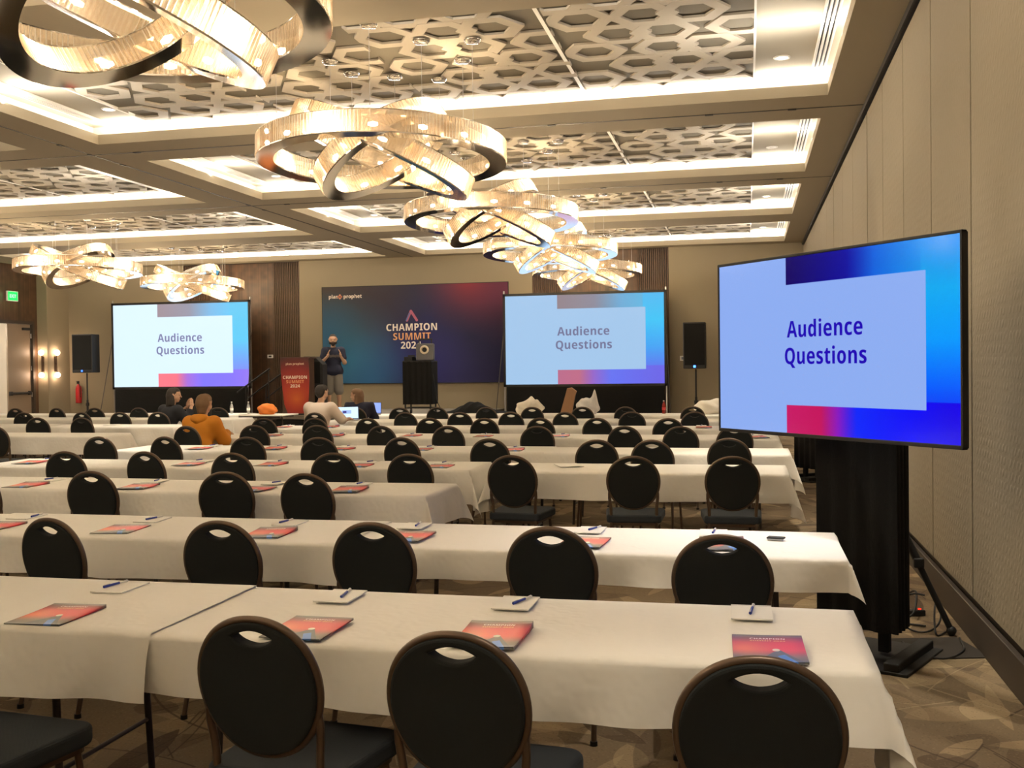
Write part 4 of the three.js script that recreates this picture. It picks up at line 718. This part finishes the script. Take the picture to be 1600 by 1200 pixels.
// a hand at the wrist: dir along the fingers, palm = direction the palm faces, side +1/-1 puts the thumb
function handPrims(w, dir, palm, side, curl = .35) {
  dir = unit(dir); let acr = unit(cross(dir, palm)); palm = unit(cross(acr, dir)); acr = mul(acr, side);
  const at = (l, s, p) => add(w, add(mul(dir, l), add(mul(acr, s), mul(palm, p)))), out = [];
  out.push(bone(at(.005, 0, 0), at(.035, .004, 0), .026, .03), bone(at(.04, .022, 0), at(.085, .026, 0), .018, .015), bone(at(.04, 0, 0), at(.09, .004, 0), .019, .016), bone(at(.04, -.02, 0), at(.082, -.028, 0), .018, .014));
  [[.03, .076], [.010, .086], [-.010, .08], [-.029, .064]].forEach(([s, l], i) => { const b = at(.088 - Math.abs(i - 1) * .004, s, 0), m = add(b, add(mul(dir, l * .5), mul(palm, l * curl * .25))), e = add(m, add(mul(dir, l * .42), mul(palm, l * curl * .6))); out.push(bone(b, m, .0095, .0088), bone(m, e, .0088, .0075)); });
  const tb = at(.025, .028, .004), tm = at(.055, .052, .012), te = at(.082, .062, .02); out.push(bone(tb, tm, .014, .011), bone(tm, te, .011, .009)); return out;
}
// head: c = centre, facing f (unit, horizontal-ish); built from ellipsoids turned by placing along f
function headPrims(c, yaw, s = 1) {
  const F = [Math.sin(yaw), 0, Math.cos(yaw)], Rr = [Math.cos(yaw), 0, -Math.sin(yaw)], at = (r, u, f) => add(c, add(mul(Rr, r * s), add([0, u * s, 0], mul(F, f * s))));
  return { at, prims: [bone(at(0, .035, -.03), at(0, .04, .025), .086 * s, .08 * s), bone(at(0, -.03, .03), at(0, -.075, .048), .062 * s, .038 * s), bone(at(-.03, -.03, .03), at(.03, -.03, .03), .05 * s, .05 * s), bone(at(0, .02, .095), at(0, -.018, .115), .009 * s, .015 * s), bone(at(-.035, .03, .088), at(.035, .03, .088), .012 * s, .012 * s), bone(at(-.018, -.055, .088), at(.018, -.055, .088), .009 * s, .009 * s), bone(at(-.082, .005, -.002), at(-.086, .028, -.01), .012 * s, .014 * s), bone(at(.082, .005, -.002), at(.086, .028, -.01), .012 * s, .014 * s)] };
}
const skinTone = std(lin(.50, .30, .20), .6), eyeMat = std(lin(.02, .015, .012), .3);
function person(label, pos, turn, J, o) { // J: joints in local metres (facing +z, ground at y 0)
  const t = thing('person', label, 'person', pos, turn);
  const H = headPrims(J.head, o.headYaw || 0, o.headScale || 1), neck = bone(J.neck, add(J.head, [0, -.06, -.005]), .055, .05);
  const torso = [bone(J.pelvis, J.waist, o.hip || .15, o.belly || .135, .78), bone(J.waist, J.chest, o.belly || .135, o.chestR || .15, .75), bone(add(J.shL, [0, -.015, 0]), add(J.shR, [0, -.015, 0]), .066, .066), bone(add(J.chest, [-.07, .02, 0]), add(J.chest, [.07, .02, 0]), .12, .12, .85)];
  const arm = s => [bone(J['sh' + s], J['el' + s], .058, .044), bone(J['el' + s], J['wr' + s], .043, .029)];
  const leg = s => [bone(J['hip' + s], J['kn' + s], .092, .062), bone(J['kn' + s], J['an' + s], .06, .038), bone(J['an' + s], J['toe' + s], .04, .034)];
  const arms = [...arm('L'), ...arm('R')], legs = [...leg('L'), ...leg('R')];
  const body = [skinMesh([...torso, neck, ...arms, ...legs], .014, .05), skinMesh([...H.prims, neck], .0065, .02)];
  for (const s of ['L', 'R']) if (J['hd' + s]) body.push(skinMesh(handPrims(J['wr' + s], J['hd' + s], J['pl' + s], s === 'L' ? 1 : -1, o.curl), .0042, .008));
  part(t, 'body', body, o.skin || skinTone);
  for (const r of [-.033, .033]) part(t, 'eye', new THREE.SphereGeometry(.011, 8, 6).translate(...H.at(r, .012, .088)), eyeMat);
  part(t, 'mouth', new THREE.SphereGeometry(.012, 10, 6).scale(2, .4, .7).translate(...H.at(0, -.055, .094)), std(lin(.32, .12, .10), .5));
  // clothes
  const short0 = o.shorts, sl = o.sleeve ?? 1; const slv = s => { const a = J['sh' + s], e = J['el' + s], w = J['wr' + s]; return sl <= 1 ? [bone(a, add(a, mul(sub(e, a), sl)), .07, .066)] : [bone(a, e, .07, .06), bone(e, add(e, mul(sub(w, e), .93)), .06, .046)]; };
  const top = [...torso, ...slv('L'), ...slv('R'), ...(short0 ? [bone(add(J.hipL, [0, .05, 0]), add(J.hipR, [0, .05, 0]), .125, .125)] : [])], ny = J.neck[1];
  part(t, o.shirtName || 'shirt', skinMesh(top, .013, .06, .016, (x, y, z) => Math.max(y - ny - .035 + Math.max(0, z - J.neck[2]) * .5, -(y - (J.pelvis[1] - (short0 ? .1 : .07))))), o.shirt);
  if (o.stripe) part(t, 'chest_stripe', skinMesh(top, .013, .06, .0185, (x, y, z) => Math.max(Math.abs(y - o.stripe[0]) - .035, Math.abs(x) - .16, -z + J.chest[2])), o.stripe[1]);
  if (o.hood) part(t, 'hood', skinMesh([bone(add(J.neck, [-.07, -.02, -.07]), add(J.neck, [.07, -.02, -.07]), .06, .06), bone(add(J.neck, [0, -.05, -.1]), add(J.neck, [0, -.12, -.11]), .07, .03)], .012, .05), o.shirt);
  const short = o.shorts; const lg = s => { const h = J['hip' + s], k = J['kn' + s], a = J['an' + s]; return short ? [bone(h, add(h, mul(sub(k, h), .98)), .105, .098)] : [bone(h, k, .1, .075), bone(k, a, .072, .06)]; };
  part(t, short ? 'shorts' : 'trousers', skinMesh([bone(J.pelvis, add(J.pelvis, [0, .05, 0]), .15, .135, .8), ...lg('L'), ...lg('R')], .014, .04, .012), o.trousers);
  for (const s of ['L', 'R']) part(t, 'shoe', skinMesh([bone(add(J['an' + s], [0, -.035, -.03]), J['toe' + s], .047, .042), bone(add(J['an' + s], [0, -.035, -.03]), add(J['an' + s], [0, .0, 0]), .045, .045)], .010, .03, .004, (x, y) => -(y - (o.sole ?? .002))), o.shoes || M.black);
  if (o.hair) part(t, 'hair', skinMesh(o.hair(H.at), .009, .03, 0, o.hairCut && ((x, y, z) => { const dx = x - J.head[0], dy = y - J.head[1], dz = z - J.head[2], yw = o.headYaw || 0, f = dx * Math.sin(yw) + dz * Math.cos(yw); return o.hairCut(f, dy, dx * Math.cos(yw) - dz * Math.sin(yw)); })), o.hairMat);
  if (o.beard) part(t, 'beard', skinMesh([bone(H.at(-.05, -.05, .035), H.at(.05, -.05, .035), .042, .042), bone(H.at(0, -.06, .055), H.at(0, -.09, .056), .05, .04)], .007, .03, 0, undefined), o.hairMat);
  return t;
}
const hairDark = std(lin(.022, .015, .011), .7), hairBrown = std(lin(.16, .09, .045), .7), hairFair = std(lin(.17, .095, .045), .75);
const capHair = at => [bone(at(0, .05, -.035), at(0, .062, .02), .093, .083), bone(at(0, .0, -.06), at(0, -.02, -.055), .075, .06)];
const longHair = at => [...capHair(at), bone(at(-.06, .0, -.03), at(-.065, -.14, -.035), .045, .05), bone(at(.06, .0, -.03), at(.065, -.14, -.035), .045, .05), bone(at(0, -.02, -.06), at(0, -.2, -.075), .075, .07)];
const faceOpen = (f, y) => Math.min(f - .05, .072 - y);
// standing speaker, both hands raised before the chest
const standing = { head: [0, 1.71, .03], neck: [0, 1.55, -.005], chest: [0, 1.36, 0], waist: [0, 1.12, .0], pelvis: [0, .97, 0], shL: [.185, 1.47, -.01], shR: [-.185, 1.47, -.01], elL: [.265, 1.18, .05], elR: [-.285, 1.17, .05], wrL: [.185, 1.33, .24], wrR: [-.12, 1.33, .25], hdL: [-.15, 1, .25], plL: [-1, .1, .1], hdR: [.25, 1, .3], plR: [1, .1, .1], hipL: [.095, .93, 0], hipR: [-.095, .93, 0], knL: [.125, .5, .02], knR: [-.115, .5, .015], anL: [.13, .09, -.01], anR: [-.12, .09, -.01], toeL: [.16, .045, .13], toeR: [-.15, .045, .13] };
person('bearded man in a navy T-shirt and grey shorts gesturing on stage', [-9.62, SH, -22.95], .35, standing, { headScale: 1.1, shirt: std(lin(.012, .014, .035), .9), stripe: [1.335, std(lin(.10, .085, .085), .9)], trousers: std(lin(.20, .185, .165), .9), shorts: true, sleeve: .62, hair: capHair, hairCut: faceOpen, hairMat: hairDark, beard: true, shoes: std(lin(.25, .24, .22), .8), curl: .3, belly: .15, chestR: .165, hip: .155 });
// seated figures, facing the stage (turn = pi)
const seated = (lean = 0) => ({ head: [0, 1.19 + 0, .05 + lean], neck: [0, 1.03, .0 + lean], chest: [0, .84, -.03 + lean * .8], waist: [0, .62, -.07], pelvis: [0, .545, -.08], shL: [.18, .96, -.02 + lean], shR: [-.18, .96, -.02 + lean], elL: [.25, .72, .10 + lean], elR: [-.25, .72, .10 + lean], wrL: [.15, .80, .32 + lean], wrR: [-.15, .80, .32 + lean], hdL: [-.2, .02, 1], plL: [0, -1, 0], hdR: [.2, .02, 1], plR: [0, -1, 0], hipL: [.09, .55, -.03], hipR: [-.09, .55, -.03], knL: [.12, .53, .38], knR: [-.12, .53, .38], anL: [.12, .10, .40], anR: [-.12, .10, .40], toeL: [.13, .05, .54], toeR: [-.13, .05, .54] });
{ const J = seated(.04); person('person in a mustard yellow hoodie seen from behind at the sixth row', [-6.93, 0, -12.12], Math.PI - .05, J, { shirt: std(lin(.55, .20, .012), .9), shirtName: 'hoodie', hood: true, sleeve: 2, trousers: std(lin(.03, .035, .06), .9), hair: at => [...capHair(at), bone(at(0, 0, -.065), at(0, -.08, -.07), .075, .06)], hairCut: faceOpen, hairMat: hairFair, belly: .16, chestR: .165, hip: .17 }); }
{ const J = seated(.02); J.head = [-.04, 1.20, .05]; J.wrR = [-.22, 1.0, .26]; J.elR = [-.28, .76, .12]; J.hdR = [.25, 1, .3]; J.plR = [1, 0, .1]; J.wrL = [-.10, 1.0, .27]; J.elL = [.2, .78, .18]; J.hdL = [-.2, 1, .3]; J.plL = [-1, 0, .1];
  person('dark-haired woman in a black jacket clapping beside the left-block table', [-9.76, 0, -16.06], Math.PI - .35, J, { headYaw: -.85, shirt: std(lin(.016, .017, .022), .9), shirtName: 'jacket', sleeve: 2, trousers: std(lin(.03, .03, .035), .9), hair: longHair, hairCut: faceOpen, hairMat: hairDark, curl: .15 }); }
{ const J = seated(.05); for (const k of Object.keys(J)) if (!/an|toe|kn|hip|pelvis|waist|hd|pl/.test(k)) J[k] = [J[k][0] * 1.12, J[k][1] + .045, J[k][2]]; J.wrR = [-.34, .80, .36]; J.elR = [-.36, .78, .14];
  person('dark-haired man in a light shirt seen from behind at the eighth row', [-6.86, 0, -15.74], Math.PI - .12, J, { headYaw: -.25, shirt: std(lin(.66, .56, .48), .9), sleeve: .9, trousers: std(lin(.05, .05, .06), .9), hair: capHair, hairCut: faceOpen, hairMat: hairDark, belly: .165, chestR: .175, hip: .17 }); }
{ const J = seated(.06); J.head = [.05, 1.13, .06]; J.neck = [.03, .99, .05];
  person('brown-haired woman in a navy top turned left at the ninth row', [-6.90, 0, -17.62], Math.PI + .2, J, { headYaw: 1.3, shirt: std(lin(.012, .014, .035), .9), sleeve: 2, trousers: std(lin(.04, .04, .05), .9), hair: longHair, hairCut: faceOpen, hairMat: hairBrown }); }

shadows(scene);
renderer.render(scene, camera);
